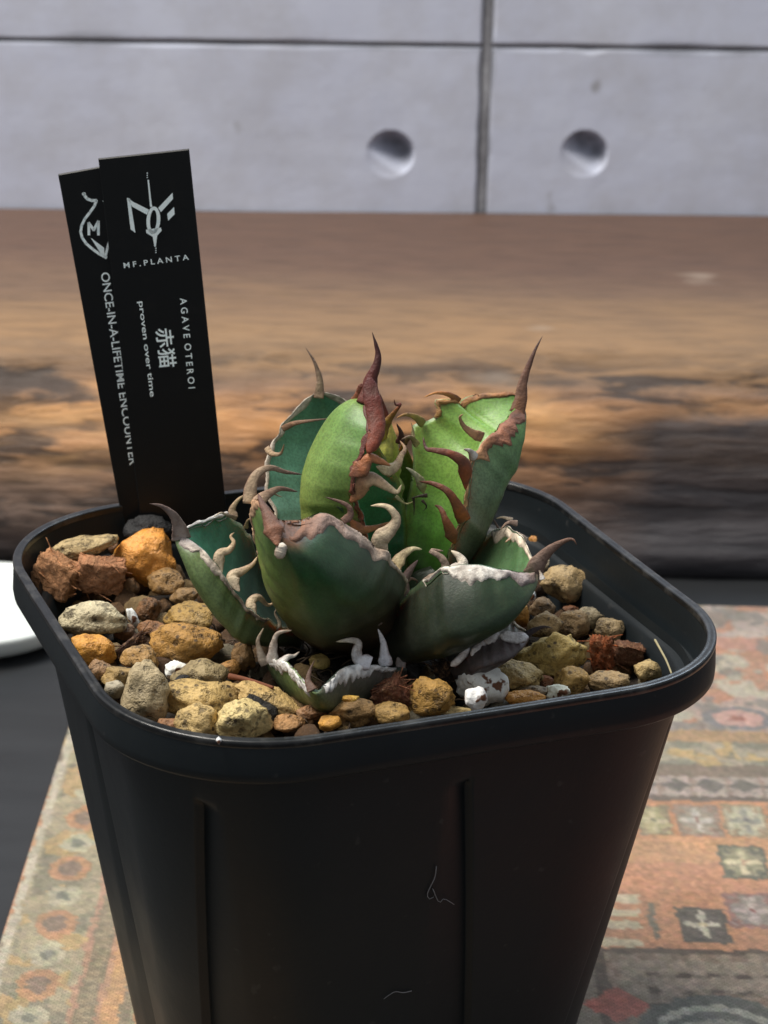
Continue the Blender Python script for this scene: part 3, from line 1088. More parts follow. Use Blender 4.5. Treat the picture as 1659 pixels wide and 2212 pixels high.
def chip(name, box_, rgb, label, cat, tilt=0, dz=0.0, depth=.8, fibres=12, seed=1, rough=.12):
    import bmesh
    x, y, w, h = box_
    a, hh = w / 2 / PXU, h / 2 / PXU
    b = min(a, hh) * depth
    c = max(.3 * hh, math.sqrt(max(hh * hh - (b * .37) ** 2, .0001)) / .93)
    P = spot(x, y, a * .8, c * .6, dz)
    bm = bmesh.new()
    bmesh.ops.create_cube(bm, size=2)
    bmesh.ops.subdivide_edges(bm, edges=bm.edges[:], cuts=13, use_grid_fill=True)
    V = np.array([v.co[:] for v in bm.verts])
    F = [[v.index for v in f.verts] for f in bm.faces]
    bm.free()
    r = np.random.default_rng(seed)
    ln = np.linalg.norm(V, axis=1)
    V = V * (0.80 + .20 * (1.15 / np.maximum(1, ln)))[:, None]
    for i, v in enumerate(V):
        k = 1 + rough * nz(v, 2.0, seed) + rough * .9 * nz((v[0] * 2, v[1], v[2] * 4), 3, seed + 2) + rough * .9 * nz((v[0] * .5, v[1], v[2] * 1.6), 8, seed + 4) + rough * .6 * nz((v[0], v[1], v[2]), 19, seed + 6)
        V[i] = v * k
    V = V * np.array([a * .95, b, c * .92])
    t, yw = math.radians(tilt), r.uniform(-.35, .35)
    R = np.array([[math.cos(t), 0, -math.sin(t)], [0, 1, 0], [math.sin(t), 0, math.cos(t)]]) @ np.array([[math.cos(yw), -math.sin(yw), 0], [math.sin(yw), math.cos(yw), 0], [0, 0, 1]])
    V = V @ R.T
    o = mk(name, V, F, M['coir'])
    o.location = P * S
    o.color = (*lin(rgb), 1)
    tag(o, label, cat)
    fv, ff = [], []
    for _ in range(fibres):
        i = r.integers(len(V))
        p = V[i]
        d = p / (np.linalg.norm(p) + 1e-6)
        tng = R @ np.array([r.choice([-1, 1]), r.normal() * .3, r.normal() * .35])
        L = r.uniform(.03, .08)
        a_, f_ = strand([p * .93 - tng * L * .5, p * 1.01, p + tng * L * .6 + d * r.uniform(.0, .02) - np.array([0, 0, r.uniform(0, .015)])], .0028, .0012, 7, 4)
        b_ = len(fv)
        fv += list(a_)
        ff += [tuple(q + b_ for q in f) for f in f_]
    if fibres:
        f_o = mk('loose_fibres', fv, ff, M['coir'], o)
        f_o.color = (*lin(tuple(min(255, int(q * 1.25)) for q in rgb)), 1)
    return o


chip('coir_chip', A(370, 605, 300, 260), (192, 138, 96), 'reddish brown coir cube nearest the left wall of the pot', 'coir chip', tilt=-22, seed=3, dz=.02)
chip('coir_chip', A(655, 600, 330, 230), (194, 138, 100), 'reddish brown coir cube right of the other, beside the orange stone', 'coir chip', tilt=-10, seed=5, dz=.02)
chip('coir_chip', D(715, 1640, 270, 240), (112, 66, 44), 'dark red fibrous coir chunk beside the smallest front leaf', 'coir chip', tilt=35, seed=8, fibres=24)
chip('coir_chip', E_(1390, 1290, 175, 270), (150, 78, 36), 'rusty orange coir lump right of the craggy yellow tuff', 'coir chip', tilt=8, seed=11, rough=.2)
chip('bark_piece', Fz(870, 1330, 230, 150), (112, 72, 48), 'brown bark piece in the right corner in front of a white flake', 'bark', tilt=-10, seed=14, fibres=8)
chip('bark_strip', A(835, 1085, 270, 80), (66, 42, 30), 'dark brown bark strip slanting between the pebbles on the left', 'bark', tilt=38, seed=17, fibres=8, depth=.6)
chip('bark_strip', D(1195, 1500, 330, 130), (44, 32, 24), 'blackish shredded bark strip left of the freckled white perlite', 'bark', tilt=-50, seed=19, fibres=60, depth=.6)


def strand_thing(name, pts, r0, r1, mat, label, cat):
    V, F = strand(pts, r0, r1, 26, 6)
    org = np.mean(V, axis=0)
    tag(mk(name, V, F, M[mat], org=org), label, cat)


def bed(x, y, lift=.02): return spot(x, y, .01, lift)


q = lambda f, x, y: f(x, y, 0, 0)[:2]
strand_thing('twig', [bed(*q(Cz, x, y), .07) for x, y in ((710, 1580), (830, 1605), (960, 1640), (1070, 1675))], .010, .005, 'twig', 'thin reddish twig lying left of the smallest front leaf', 'twig')
strand_thing('straw', [atz(*q(Fz, 1068, 1235), -.10), atz(*q(Fz, 1110, 1310), -.09), atz(*q(Fz, 1150, 1385), -.08), atz(*q(Fz, 1188, 1480), -.07)], .004, .003, 'straw', 'pale dry straw leaning in the front right corner of the pot', 'straw')
# scattered root hairs on the bare soil round the plant
fv, ff = [], []
for k in range(170):
    an, rr_ = rng.uniform(0, 6.283), rng.uniform(.12, .62)
    x, y = rr_ * math.cos(an), rr_ * math.sin(an) - .12
    L, d = rng.uniform(.04, .14), rng.uniform(0, 6.283)
    z = soil_z(x, y) - .02
    a_, f_ = strand([(x, y, z), (x + L * .5 * math.cos(d), y + L * .5 * math.sin(d), z + rng.uniform(0, .03)), (x + L * math.cos(d + .5), y + L * math.sin(d + .5), z + rng.uniform(-.01, .03))], .004, .0015, 6, 4)
    b_ = len(fv)
    fv += list(a_)
    ff += [tuple(i + b_ for i in f) for f in f_]
tag(mk('root_hairs', fv, ff, mat_fibre('root', (.10, .065, .038))), 'fine dry root hairs strewn over the soil round the agave', 'roots', kind='stuff')

# filler grains between the named stones
meshes = []
for k in range(9):
    V = stone_verts(ICO3, (1, .85, .75), 900 + k, 6, .2, .07)
    meshes.append(mesh_data('pumice_grain', V, ICO3[1], M['stone']))
cols_ = [(132, 98, 56), (104, 72, 40), (150, 118, 72), (92, 62, 36), (160, 132, 86), (120, 84, 44), (146, 136, 112)]
placed = []
tries = 0
while len(placed) < 240 and tries < 6000:
    tries += 1
    x, y = rng.uniform(-1.2, 1.2), rng.uniform(-1.2, 1.2)
    r = rng.uniform(.028, .075)
    if not inside(x, y, .10 + r) or math.hypot(x - .05, y + .02) < .30: continue
    if any((x - a) ** 2 + (y - b) ** 2 < (.75 * (r + c)) ** 2 for a, b, c in placed): continue
    placed.append((x, y, r))
    o = bpy.data.objects.new('pumice_grain', meshes[len(placed) % 9])
    COL.objects.link(o)
    o.scale = (r, r, r)
    o.rotation_euler = rng.uniform(0, 6.28, 3)
    o.location = np.array((x, y, soil_z(x, y) - .052 + r * .1)) * S
    o.color = (*lin(cols_[rng.integers(len(cols_))]), 1)
    tag(o, 'small brown pumice grain lying low between the bigger stones', 'grain', 'small pumice grains filling the pot')

# ------------------------------------------------------------------ lint on the pot's front
def front_pt(x, y, out=.006):
    """the point of the pot's front face seen at (x, y)"""
    best = None
    for z in np.linspace(-1.8, -.2, 161):
        P = atz(x, y, z)
        u, v = unrot2(P[0], P[1])
        g = abs(-v - (POT_A - .054 + .151 * z))
        if best is None or g < best[0]: best = (g, u, z)
    _, u, z = best
    X, Y = rot2(u, -(POT_A - .054 + .151 * z) - out)
    return np.array((X, Y, z))


lp = [(940, 1868), (936, 1890), (930, 1912), (922, 1930), (926, 1940), (938, 1932), (934, 1918), (945, 1945), (958, 1940), (978, 1950)]
strand_thing('lint_thread', [front_pt(*p) for p in lp], .0016, .0012, 'lint', 'fine white lint thread curled on the front of the black pot', 'lint')
lp = [(886, 2136), (870, 2142), (852, 2140), (838, 2150), (826, 2154)]
strand_thing('lint_thread', [front_pt(*p) for p in lp], .0017, .0010, 'lint', 'short white lint wisp low on the front of the black pot', 'lint')

# ------------------------------------------------------------------ the agave
PL = (0.03, 0.02, -.17)
plant = empty('agave_plant', PL)
tag(plant, 'small compact agave with thick cupped green leaves and pale horny curled teeth', 'agave')


HORN_EDGE = np.array(lin((112, 76, 56)))


class Leaf:
    def __init__(self, Lp, Rp, Kp, conc, oc, ic, label=None, N=56, name='leaf', fold=0.0):
        self.fold = fold
        self.sd = Lp[0][0] * .37
        self.N = N
        f = lambda P: catmull([at(*p) for p in P], N)
        self.L, self.R, self.K = f(Lp), f(Rp), f(Kp)
        self.conc = conc
        ed = self.L - self.R
        wd = np.linalg.norm(ed, axis=1, keepdims=True) + 1e-6
        for i in range(N):
            tt = i / (N - 1)
            am = .020 * math.sin(math.pi * min(1, tt * 1.02)) * min(1, wd[i, 0] / .15)
            self.L[i] += ed[i] / wd[i] * am * (nz((tt * 13, 1, Lp[0][1]), 1.0) + .5 * nz((tt * 27, 1, Lp[0][1]), 1.0))
            self.R[i] -= ed[i] / wd[i] * am * (nz((tt * 13, 5, Rp[0][1]), 1.0) + .5 * nz((tt * 27, 5, Rp[0][1]), 1.0))
            self.L[i, 2] += am * .7 * nz((tt * 15, 9, Lp[0][0]), 1.0)
            self.R[i, 2] += am * .7 * nz((tt * 15, 12, Rp[0][0]), 1.0)
        V, Cc = [], []
        MO, MI = 34, 26
        for i in range(N):
            t = i / (N - 1)
            for k in range(MO):
                an = math.pi * k / MO
                V.append(self.pt(i, an))
                w = k / MO
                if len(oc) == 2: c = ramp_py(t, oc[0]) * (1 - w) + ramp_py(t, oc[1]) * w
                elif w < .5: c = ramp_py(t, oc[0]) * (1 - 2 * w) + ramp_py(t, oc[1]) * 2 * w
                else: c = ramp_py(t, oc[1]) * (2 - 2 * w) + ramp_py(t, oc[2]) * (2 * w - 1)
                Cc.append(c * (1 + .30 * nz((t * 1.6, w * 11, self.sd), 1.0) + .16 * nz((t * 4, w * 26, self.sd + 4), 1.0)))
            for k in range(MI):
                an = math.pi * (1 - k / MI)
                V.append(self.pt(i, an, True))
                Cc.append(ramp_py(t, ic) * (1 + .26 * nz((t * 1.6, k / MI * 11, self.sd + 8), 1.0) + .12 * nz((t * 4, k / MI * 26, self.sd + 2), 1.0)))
        m = MO + MI
        F = grid_faces(N, m, True) + [tuple(range(m)), tuple((N - 1) * m + k for k in range(m))[::-1]]
        self.o = fix_normals(mk(name, V, F, M['leaf'], plant, np.array(Cc), org=PL))
        if label: self.o['label'] = label

    def pt(self, i, an, inner=False):
        L, R, K = self.L[i], self.R[i], self.K[i]
        mid = (L + R) / 2
        s = math.sin(an)
        if inner: s = self.conc * (s * (1 - self.fold) + (1 - abs(math.cos(an))) * self.fold)
        t_ = i / (self.N - 1)
        s *= 1 + .09 * nz((t_ * 3, math.cos(an) * 1.6, self.sd), 1.2) * math.sin(an) + .02 * nz((t_ * 9, math.cos(an) * 4, self.sd), 1.5) * math.sin(an)
        return mid - (R - L) / 2 * math.cos(an) + (K - mid) * s

    def margin(self, side, t0, t1, wout, win, cols, thick=.007, seed=0, n=70, name='horny_margin'):
        """corky band wrapped over the leaf's edge from t0 to t1"""
        V, Cc = [], []
        J = 11
        for q in range(n):
            t = t0 + (t1 - t0) * q / (n - 1)
            fi = t * (self.N - 1)
            i = min(int(fi), self.N - 2)
            fr = fi - i
            ends = min(1, min(q, n - 1 - q) / 4 + .02)
            wo = np.interp(t, [a for a, _ in wout], [b for _, b in wout]) * (1 + .65 * nz((t * 9, seed, 0), 1.6) + .50 * nz((t * 26, seed, 3), 1.6)) * ends
            wi = np.interp(t, [a for a, _ in win], [b for _, b in win]) * (1 + .4 * nz((t * 12, seed, 7), 1.6)) * ends
            def P(an, inner):
                a_, b_ = self.pt(i, an, inner), self.pt(i + 1, an, inner)
                return a_ * (1 - fr) + b_ * fr
            K, mid = P(math.pi / 2, False), (P(0, False) + P(math.pi, False)) / 2
            cen = mid + (K - mid) * (self.conc + 1) / 2 * .5
            sp_o = np.linalg.norm(K - mid) + .02
            half = np.linalg.norm(P(0, False) - P(math.pi, False)) / 2 + .02
            ao, ai = self.ang(wo, sp_o, half), self.ang(wi, sp_o * self.conc + .01, half)
            c = ramp_py(t, cols)
            for j in range(J):
                w = j / (J - 1) * 2 - 1            # -1 inner edge .. 1 outer edge
                an = ao * w if w >= 0 else ai * -w
                inner = w < 0
                p = P(an if side == 'L' else math.pi - an, inner)
                a2_ = an if side == 'L' else math.pi - an
                da = self.pt(i, min(math.pi, a2_ + .06), inner) - self.pt(i, max(0, a2_ - .06), inner)
                nn = np.cross(da, self.pt(i + 1, a2_, inner) - self.pt(i, a2_, inner))
                nn /= np.linalg.norm(nn) + 1e-9
                side_pt = P(a2_, not inner)
                ref = (p - side_pt) + 1e-6 * (p - cen)
                if nn @ ref < 0: nn = -nn
                ow = p - mid
                ow /= np.linalg.norm(ow) + 1e-9
                d = nn * min(1, abs(w) * 2) + ow * max(0, 1 - abs(w) * 2)
                d /= np.linalg.norm(d) + 1e-9
                h = thick * (1 - w ** 4) * ends * (1 + .9 * nz((t * 22, w * 2, seed), 1.5) + .6 * nz((t * 60, w * 4, seed), 1.5)) - (.004 if abs(w) > .99 else 0)
                V.append(p + d * h)
                k = 1 + .70 * nz((t * 14, w * 2, seed + 5), 1.7) - .25 * max(0, w - .5)
                eb = max(0, (abs(w) - .72) / .28) * .75
                Cc.append(c * k * (1 - eb) + np.minimum(c, HORN_EDGE * .45) * eb)
        o = mk(name, V, grid_faces(n, J), M['horn'], self.o, np.array(Cc), org=PL)
        fix_normals(o)
        return o

    @staticmethod
    def ang(w, sp, half):
        a, acc = 0.0, 0.0
        while acc < w and a < 1.45:
            acc += math.hypot(sp * math.cos(a), half * math.sin(a)) * .03
            a += .03
        return a


PROF = {'tooth': [(0, .9), (.12, 1.0), (.3, .72), (.55, .46), (.8, .28), (.95, .14), (1, .02)],
        'diamond': [(0, .1), (.12, .55), (.27, 1.0), (.42, .78), (.6, .5), (.8, .32), (.95, .15), (1, .02)],
        'spine': [(0, 1.0), (.2, .80), (.45, .50), (.7, .27), (.9, .11), (1, .015)],
        'band': [(0, .25), (.1, .8), (.3, 1.0), (.7, 1.0), (.9, .75), (1, .2)]}
ZC = {1: (493.7, 691.3), 2: (822.9, 691.3), 3: (307.2, 1042.4), 4: (658.3, 1069.8), 5: (932.6, 1069.8)}


def horn(leaf, name, z, pts, w, Y0, Y1, c0, c1, prof='tooth', flat=.22, n=34, label=None, bulge=0.0, twist=0.0):
    ox, oy = ZC[z]
    m = len(pts)
    P = [at(x * .2645 + ox, y * .2645 + oy, Y0 + (Y1 - Y0) * (k / (m - 1)) - bulge * math.sin(math.pi * k / (m - 1))) for k, (x, y) in enumerate(pts)]
    C = catmull(P, n)
    wu = w * .2645 / PXU / 2
    pr = PROF[prof]
    seg = 12
    V, Cc = [], []
    sd = sum(pts[0]) * .013
    for i in range(n):
        t = i / (n - 1)
        tg = C[min(i + 1, n - 1)] - C[max(i - 1, 0)]
        tg /= np.linalg.norm(tg) + 1e-9
        view = C[i] - CAMP
        a = np.cross(tg, view / np.linalg.norm(view))
        la = np.linalg.norm(a)
        a = a / la if la > 1e-4 else np.array([1., 0, 0])
        b = np.cross(tg, a)
        tw = twist * t + .35 * nz((t * 2, sd, 0), 1)
        a, b = a * math.cos(tw) + b * math.sin(tw), -a * math.sin(tw) + b * math.cos(tw)
        r = wu * np.interp(t, [q[0] for q in pr], [q[1] for q in pr]) * (1 + .10 * nz((t * 8, sd, 1), 1.3))
        fl = flat + (1 - flat) * t * .6
        for k in range(seg):
            an = 2 * math.pi * k / seg
            rr = 1 + .10 * nz((t * 12, math.cos(an) * 1.5 + sd, math.sin(an) * 1.5), 1.2)
            V.append(C[i] + (a * math.cos(an) + b * math.sin(an) * fl) * r * rr)
            g = max(0, min(1, t + .18 * nz((t * 6, sd + math.cos(an), 4), 1.2)))
            e_ = max(0, abs(math.cos(an)) - .70) / .30 * (.40 + .45 * max(0, nz((t * 5, sd, 8), 1.3) + .5))
            cc = np.array(lin(c0)) * (1 - g) + np.array(lin(c1)) * g
            Cc.append(cc * (1 - e_) + np.minimum(cc, HORN_EDGE) * e_)
    F = grid_faces(n, seg, True) + [tuple(range(seg)), tuple((n - 1) * seg + k for k in range(seg))[::-1]]
    o = fix_normals(mk(name, V, F, M['horn'], leaf.o, np.array(Cc), org=PL))
    if label: o['label'] = label
    return o


def cs(*a): return [(t, np.array(lin(c))) for t, c in a]


CREAM, TAN, BRN, DBR, WHT, GRY, ORG, MAR = (232, 214, 184), (200, 168, 128), (126, 86, 62), (74, 46, 38), (248, 246, 242), (150, 132, 122), (190, 122, 74), (92, 34, 30)

# --- back left leaf, its blue green hollow side to the camera
b3 = Leaf([(720, 1300, .10), (640, 1200, .10), (592, 1110, .16), (574, 1020, .25), (588, 960, .33), (622, 905, .40), (655, 868, .45), (688, 845, .48)],
          [(800, 1300, .20), (800, 1150, .26), (795, 1050, .34), (790, 960, .42), (772, 900, .46), (740, 862, .48), (692, 845, .48)],
          [(760, 1300, .32), (735, 1150, .40), (722, 1050, .47), (716, 960, .53), (708, 900, .54), (698, 870, .52), (690, 846, .49)], .62,
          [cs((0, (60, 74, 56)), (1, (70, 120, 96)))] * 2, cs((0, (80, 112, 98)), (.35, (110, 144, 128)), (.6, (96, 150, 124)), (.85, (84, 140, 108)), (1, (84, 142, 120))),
          'upright back left leaf showing its blue green hollow side', fold=.6)
b3.margin('L', .18, .985, [(0, .03), (1, .045)], [(0, .030), (.6, .040), (.9, .060), (1, .06)], cs((0, (176, 150, 126)), (.6, (206, 190, 174)), (1, (200, 188, 172))), .004, 1)
b3.margin('R', .78, .985, [(0, .02), (1, .05)], [(0, .04), (1, .07)], cs((0, (150, 120, 104)), (.9, (196, 186, 172)), (1, (200, 190, 176))), .004, 2)
horn(b3, 'terminal_spine', 1, [(735, 640), (742, 560), (742, 470), (705, 350), (662, 275), (628, 222)], 92, .47, .52, (176, 150, 120), (78, 62, 58), 'spine')
horn(b3, 'tooth', 1, [(440, 890), (545, 842), (680, 822), (820, 805)], 56, .36, .28, (168, 128, 98), (96, 76, 64))
horn(b3, 'tooth', 1, [(310, 1040), (350, 1090), (425, 1090), (455, 1012)], 60, .24, .20, (206, 176, 140), (150, 116, 90))
horn(b3, 'tooth', 1, [(960, 720), (900, 720), (870, 765)], 46, .44, .36, (120, 66, 50), (110, 60, 46))

# --- the bud in the middle
bud = Leaf([(800, 1260, .30), (806, 1080, .28), (812, 990, .25), (822, 950, .24), (838, 905, .24)], [(880, 1260, .30), (870, 1080, .28), (864, 990, .25), (858, 950, .24), (842, 905, .24)],
           [(840, 1270, .20), (836, 1080, .20), (836, 990, .19), (838, 950, .21), (840, 906, .235)], -1.0,
           [cs((0, (70, 110, 50)), (.6, (140, 160, 66)), (1, (184, 170, 80)))] * 2, cs((0, (70, 100, 50)), (1, (160, 150, 70))), 'closed yellow green bud at the centre of the rosette')
horn(bud, 'tooth', 1, [(1225, 980), (1275, 870), (1350, 760), (1415, 685)], 120, .22, .16, (186, 160, 70), (128, 40, 24), label='yellow spike with a dark red tip')
horn(bud, 'tooth', 1, [(1410, 690), (1365, 690), (1352, 648)], 34, .16, .16, (110, 30, 22), (84, 24, 22))
horn(bud, 'tooth', 1, [(1300, 930), (1280, 760), (1238, 600)], 110, .27, .27, (120, 46, 30), (70, 20, 20), 'spine')
horn(bud, 'tooth', 1, [(1400, 1010), (1410, 930), (1372, 845)], 80, .20, .18, (78, 34, 34), (66, 26, 28))
horn(bud, 'tooth', 2, [(300, 1025), (240, 955), (165, 975)], 62, .22, .14, (186, 160, 124), (96, 70, 50))

# --- an inner leaf standing in the shade behind the bud
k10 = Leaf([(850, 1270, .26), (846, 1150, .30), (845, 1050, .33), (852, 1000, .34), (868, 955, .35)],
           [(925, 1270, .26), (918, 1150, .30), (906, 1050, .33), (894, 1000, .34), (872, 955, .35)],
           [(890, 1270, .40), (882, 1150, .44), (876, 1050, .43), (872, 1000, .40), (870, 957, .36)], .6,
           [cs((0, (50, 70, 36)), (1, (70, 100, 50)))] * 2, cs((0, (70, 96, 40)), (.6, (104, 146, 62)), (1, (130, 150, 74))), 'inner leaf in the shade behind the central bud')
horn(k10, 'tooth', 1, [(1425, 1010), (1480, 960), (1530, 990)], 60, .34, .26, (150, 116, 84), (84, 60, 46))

# --- the inner leaf, olive outside, with the tall dark red spine
c4 = Leaf([(880, 1270, .16), (880, 1170, .17), (874, 1090, .18), (862, 1040, .17), (838, 1000, .14), (815, 955, .10), (808, 905, .05), (806, 862, .0)],
          [(830, 1270, -.04), (800, 1170, -.12), (780, 1100, -.16), (768, 1060, -.18), (772, 1015, -.18), (790, 970, -.16), (800, 930, -.14), (797, 895, -.09), (800, 866, -.02)],
          [(724, 1270, .10), (670, 1170, .02), (658, 1090, .0), (664, 1020, .01), (684, 950, .02), (712, 897, .03), (750, 866, .02), (796, 858, .0)], .50,
          [cs((0, (90, 92, 50)), (.5, (130, 136, 58)), (1, (120, 142, 62))), cs((0, (112, 112, 60)), (.35, (128, 140, 68)), (.6, (114, 146, 74)), (.85, (98, 142, 74)), (1, (116, 138, 66)))],
          cs((0, (30, 80, 54)), (.4, (44, 116, 76)), (.7, (60, 130, 70)), (1, (100, 140, 60))), 'central upright leaf, olive green outside, under the tall dark red spine')
c4.margin('R', .25, .99, [(0, .012), (.5, .02), (1, .025)], [(0, .012), (.5, .022), (.8, .06), (1, .05)], cs((0, (170, 96, 60)), (.7, (110, 50, 40)), (1, (92, 40, 30))), .0045, 3)
horn(c4, 'terminal_spine', 1, [(1120, 690), (1150, 600), (1165, 480), (1212, 360), (1218, 260), (1172, 95)], 165, -.03, .02, (104, 40, 28), (44, 14, 18), 'spine', .7, label='tall glossy dark red terminal spine')
horn(c4, 'horny_margin', 1, [(1150, 470), (1165, 610), (1195, 750), (1208, 870), (1190, 980), (1140, 1090)], 140, -.05, -.18, (78, 22, 22), (140, 66, 42), 'band', .16)
horn(c4, 'horny_margin', 1, [(1090, 520), (1070, 600), (1020, 670), (985, 690)], 70, .0, .02, (110, 50, 34), (150, 84, 36), 'band', .5)
horn(c4, 'tooth', 1, [(985, 1275), (1075, 1215), (1150, 1130), (1230, 1150), (1325, 1190)], 150, -.19, -.16, (150, 84, 52), (196, 128, 80), 'diamond', .15)
horn(c4, 'tooth', 1, [(1205, 1195), (1290, 1225), (1370, 1190), (1410, 1110), (1440, 1050), (1400, 985)], 105, -.13, .04, (232, 214, 166), (150, 104, 70), 'diamond', .15)
horn(c4, 'tooth', 1, [(990, 1490), (1050, 1420), (1090, 1330), (1180, 1300), (1290, 1360), (1375, 1405), (1412, 1345)], 165, -.18, -.16, (178, 104, 56), (236, 216, 176), 'diamond', label='orange tooth fading to cream at its curled tip')
horn(c4, 'tooth', 4, [(360, 190), (450, 275), (560, 268), (700, 218)], 95, -.16, -.14, (160, 92, 60), (204, 140, 84), 'diamond')
horn(c4, 'tooth', 4, [(330, 130), (290, 110), (255, 90)], 40, -.14, -.2, (60, 100, 60), (50, 60, 50))

# --- the big right leaf, bright green hollow side
d6 = Leaf([(858, 1280, .16), (866, 1180, .18), (876, 1090, .22), (892, 1010, .26), (890, 955, .28), (893, 916, .30), (914, 912, .31), (938, 902, .32), (945, 886, .32), (939, 864, .33), (960, 858, .34), (981, 862, .35), (989, 875, .355), (1002, 860, .36), (1035, 852, .37), (1075, 850, .37), (1106, 848, .37), (1124, 862, .36)],
          [(930, 1280, .02), (962, 1210, .0), (984, 1150, .0), (1000, 1090, .01), (1007, 1040, .03), (1013, 990, .07), (1050, 945, .13), (1090, 905, .22), (1112, 882, .30), (1126, 870, .36)],
          [(950, 1290, .20), (1008, 1200, .16), (1048, 1120, .16), (1080, 1050, .18), (1106, 985, .22), (1126, 930, .27), (1136, 895, .32), (1128, 870, .36)], .55,
          [cs((0, (70, 80, 50)), (1, (90, 130, 70))), cs((0, (96, 92, 80)), (.35, (116, 124, 100)), (.6, (104, 134, 96)), (.82, (84, 126, 70)), (.93, (96, 122, 66)), (.965, (140, 98, 66)), (1, (126, 84, 56)))],
          cs((0, (44, 84, 26)), (.3, (76, 124, 42)), (.5, (130, 168, 76)), (.75, (122, 164, 70)), (1, (88, 136, 58))), 'large right leaf with a bright green hollow side and slender spine')
d6.margin('R', .22, .995, [(0, .012), (.45, .018), (.57, .02), (.62, .06), (.75, .075), (.9, .085), (1, .09)], [(0, .02), (.8, .03), (1, .06)], cs((0, (170, 140, 80)), (.55, (190, 150, 106)), (.7, (160, 104, 74)), (.85, (132, 88, 70)), (1, (120, 78, 54))), .0045, 4)
d6.margin('L', .62, .995, [(0, .02), (1, .02)], [(0, .012), (.8, .03), (1, .025)], cs((0, (200, 170, 110)), (.8, (176, 124, 72)), (1, (140, 92, 58))), .0045, 5)
horn(d6, 'terminal_spine', 2, [(1110, 760), (1140, 660), (1150, 560), (1172, 470), (1205, 380), (1262, 240), (1320, 130)], 135, .30, .40, (140, 96, 66), (62, 42, 48), 'spine')
horn(d6, 'tooth', 2, [(830, 960), (750, 925), (680, 870), (645, 800), (670, 768)], 92, .09, .02, (196, 140, 96), (230, 186, 140))
horn(d6, 'tooth', 2, [(760, 1120), (725, 1070), (675, 1055)], 84, .06, .0, WHT, (226, 206, 186), flat=.7)
horn(d6, 'tooth', 2, [(690, 1385), (690, 1270), (670, 1160), (560, 1090), (430, 1062), (370, 1050), (342, 955)], 120, .02, .02, (176, 96, 58), (84, 46, 44), 'diamond', bulge=.05)
horn(d6, 'tooth', 2, [(680, 1640), (625, 1520), (545, 1400), (430, 1338), (310, 1318)], 125, .0, .0, (186, 108, 58), (96, 50, 42), 'tooth', bulge=.05)
horn(d6, 'tooth', 4, [(1225, 400), (1200, 320), (1150, 200), (1110, 110), (1060, 80)], 110, -.02, .0, (196, 116, 62), (78, 44, 34), 'diamond', bulge=.05)
horn(d6, 'tooth', 2, [(350, 850), (275, 790), (200, 772), (125, 800)], 80, .30, .22, (180, 170, 92), (196, 140, 82))
horn(d6, 'tooth', 2, [(265, 970), (262, 900), (245, 830)], 34, .28, .28, (230, 214, 170), (224, 200, 150))
horn(d6, 'tooth', 2, [(640, 665), (560, 610), (450, 595), (348, 632)], 66, .35, .30, (150, 92, 60), (206, 140, 74))
horn(d6, 'tooth', 2, [(350, 1420), (320, 1310), (250, 1235), (205, 1205)], 95, .14, .10, (196, 186, 132), (226, 222, 196), 'diamond')
horn(d6, 'tooth', 2, [(120, 1440), (200, 1500), (270, 1480)], 34, .10, .12, (214, 206, 160), (200, 190, 130))
horn(d6, 'tooth', 2, [(380, 1432), (310, 1440), (245, 1455)], 36, .10, .08, (30, 26, 22), (24, 20, 18))
horn(d6, 'tooth', 2, [(265, 1450), (272, 1520), (268, 1600)], 22, .09, .09, (26, 24, 18), (22, 20, 16))
horn(d6, 'tooth', 2, [(335, 1470), (372, 1520), (345, 1562)], 26, .09, .09, (28, 24, 20), (24, 20, 18))

# --- left leaf
a2 = Leaf([(660, 1350, .05), (600, 1270, .10), (556, 1190, .10), (522, 1132, .05), (488, 1112, -.02), (448, 1120, -.12), (412, 1134, -.21), (386, 1150, -.28)],
          [(650, 1365, -.10), (596, 1345, -.22), (548, 1320, -.32), (505, 1272, -.37), (470, 1222, -.38), (430, 1178, -.35), (388, 1152, -.29)],
          [(650, 1395, -.02), (585, 1385, -.12), (520, 1362, -.24), (460, 1312, -.32), (415, 1252, -.35), (388, 1198, -.34), (378, 1168, -.31), (384, 1152, -.29)], .55,
          [cs((0, (80, 92, 64)), (1, (100, 120, 80))), cs((0, (84, 88, 66)), (.35, (104, 118, 82)), (.6, (100, 124, 78)), (.85, (112, 134, 78)), (1, (110, 128, 80)))],
          cs((0, (38, 52, 44)), (.4, (40, 66, 54)), (.7, (34, 100, 74)), (1, (52, 132, 104))), 'left leaf with a dark teal hollow side leaning over the pebbles')
a2.margin('R', .30, .99, [(0, .010), (.65, .016), (.72, .03), (.85, .04), (.93, .075), (1, .04)], [(0, .02), (1, .03)], cs((0, (206, 186, 160)), (.85, (206, 192, 176)), (1, (170, 158, 156))), .005, 6)
a2.margin('L', .62, .985, [(0, .015), (1, .02)], [(0, .010), (1, .016)], cs((0, (206, 180, 146)), (.8, (206, 202, 200)), (1, (190, 182, 176))), .004, 7)
horn(a2, 'terminal_spine', 3, [(320, 460), (305, 380), (270, 290), (220, 235), (150, 190), (60, 172)], 150, -.31, -.36, (176, 162, 156), (96, 78, 74), 'spine')
horn(a2, 'tooth', 3, [(652, 755), (625, 660), (640, 580), (710, 550), (748, 490), (722, 440), (752, 408)], 100, -.38, -.32, CREAM, TAN, 'diamond')
horn(a2, 'tooth', 3, [(795, 890), (750, 820), (745, 760), (830, 715), (900, 670), (940, 605)], 112, -.38, -.28, CREAM, TAN, 'diamond')
horn(a2, 'tooth', 3, [(940, 1125), (900, 1050), (890, 975), (950, 938), (1025, 1000), (1100, 968)], 92, -.32, -.24, CREAM, TAN, 'diamond')
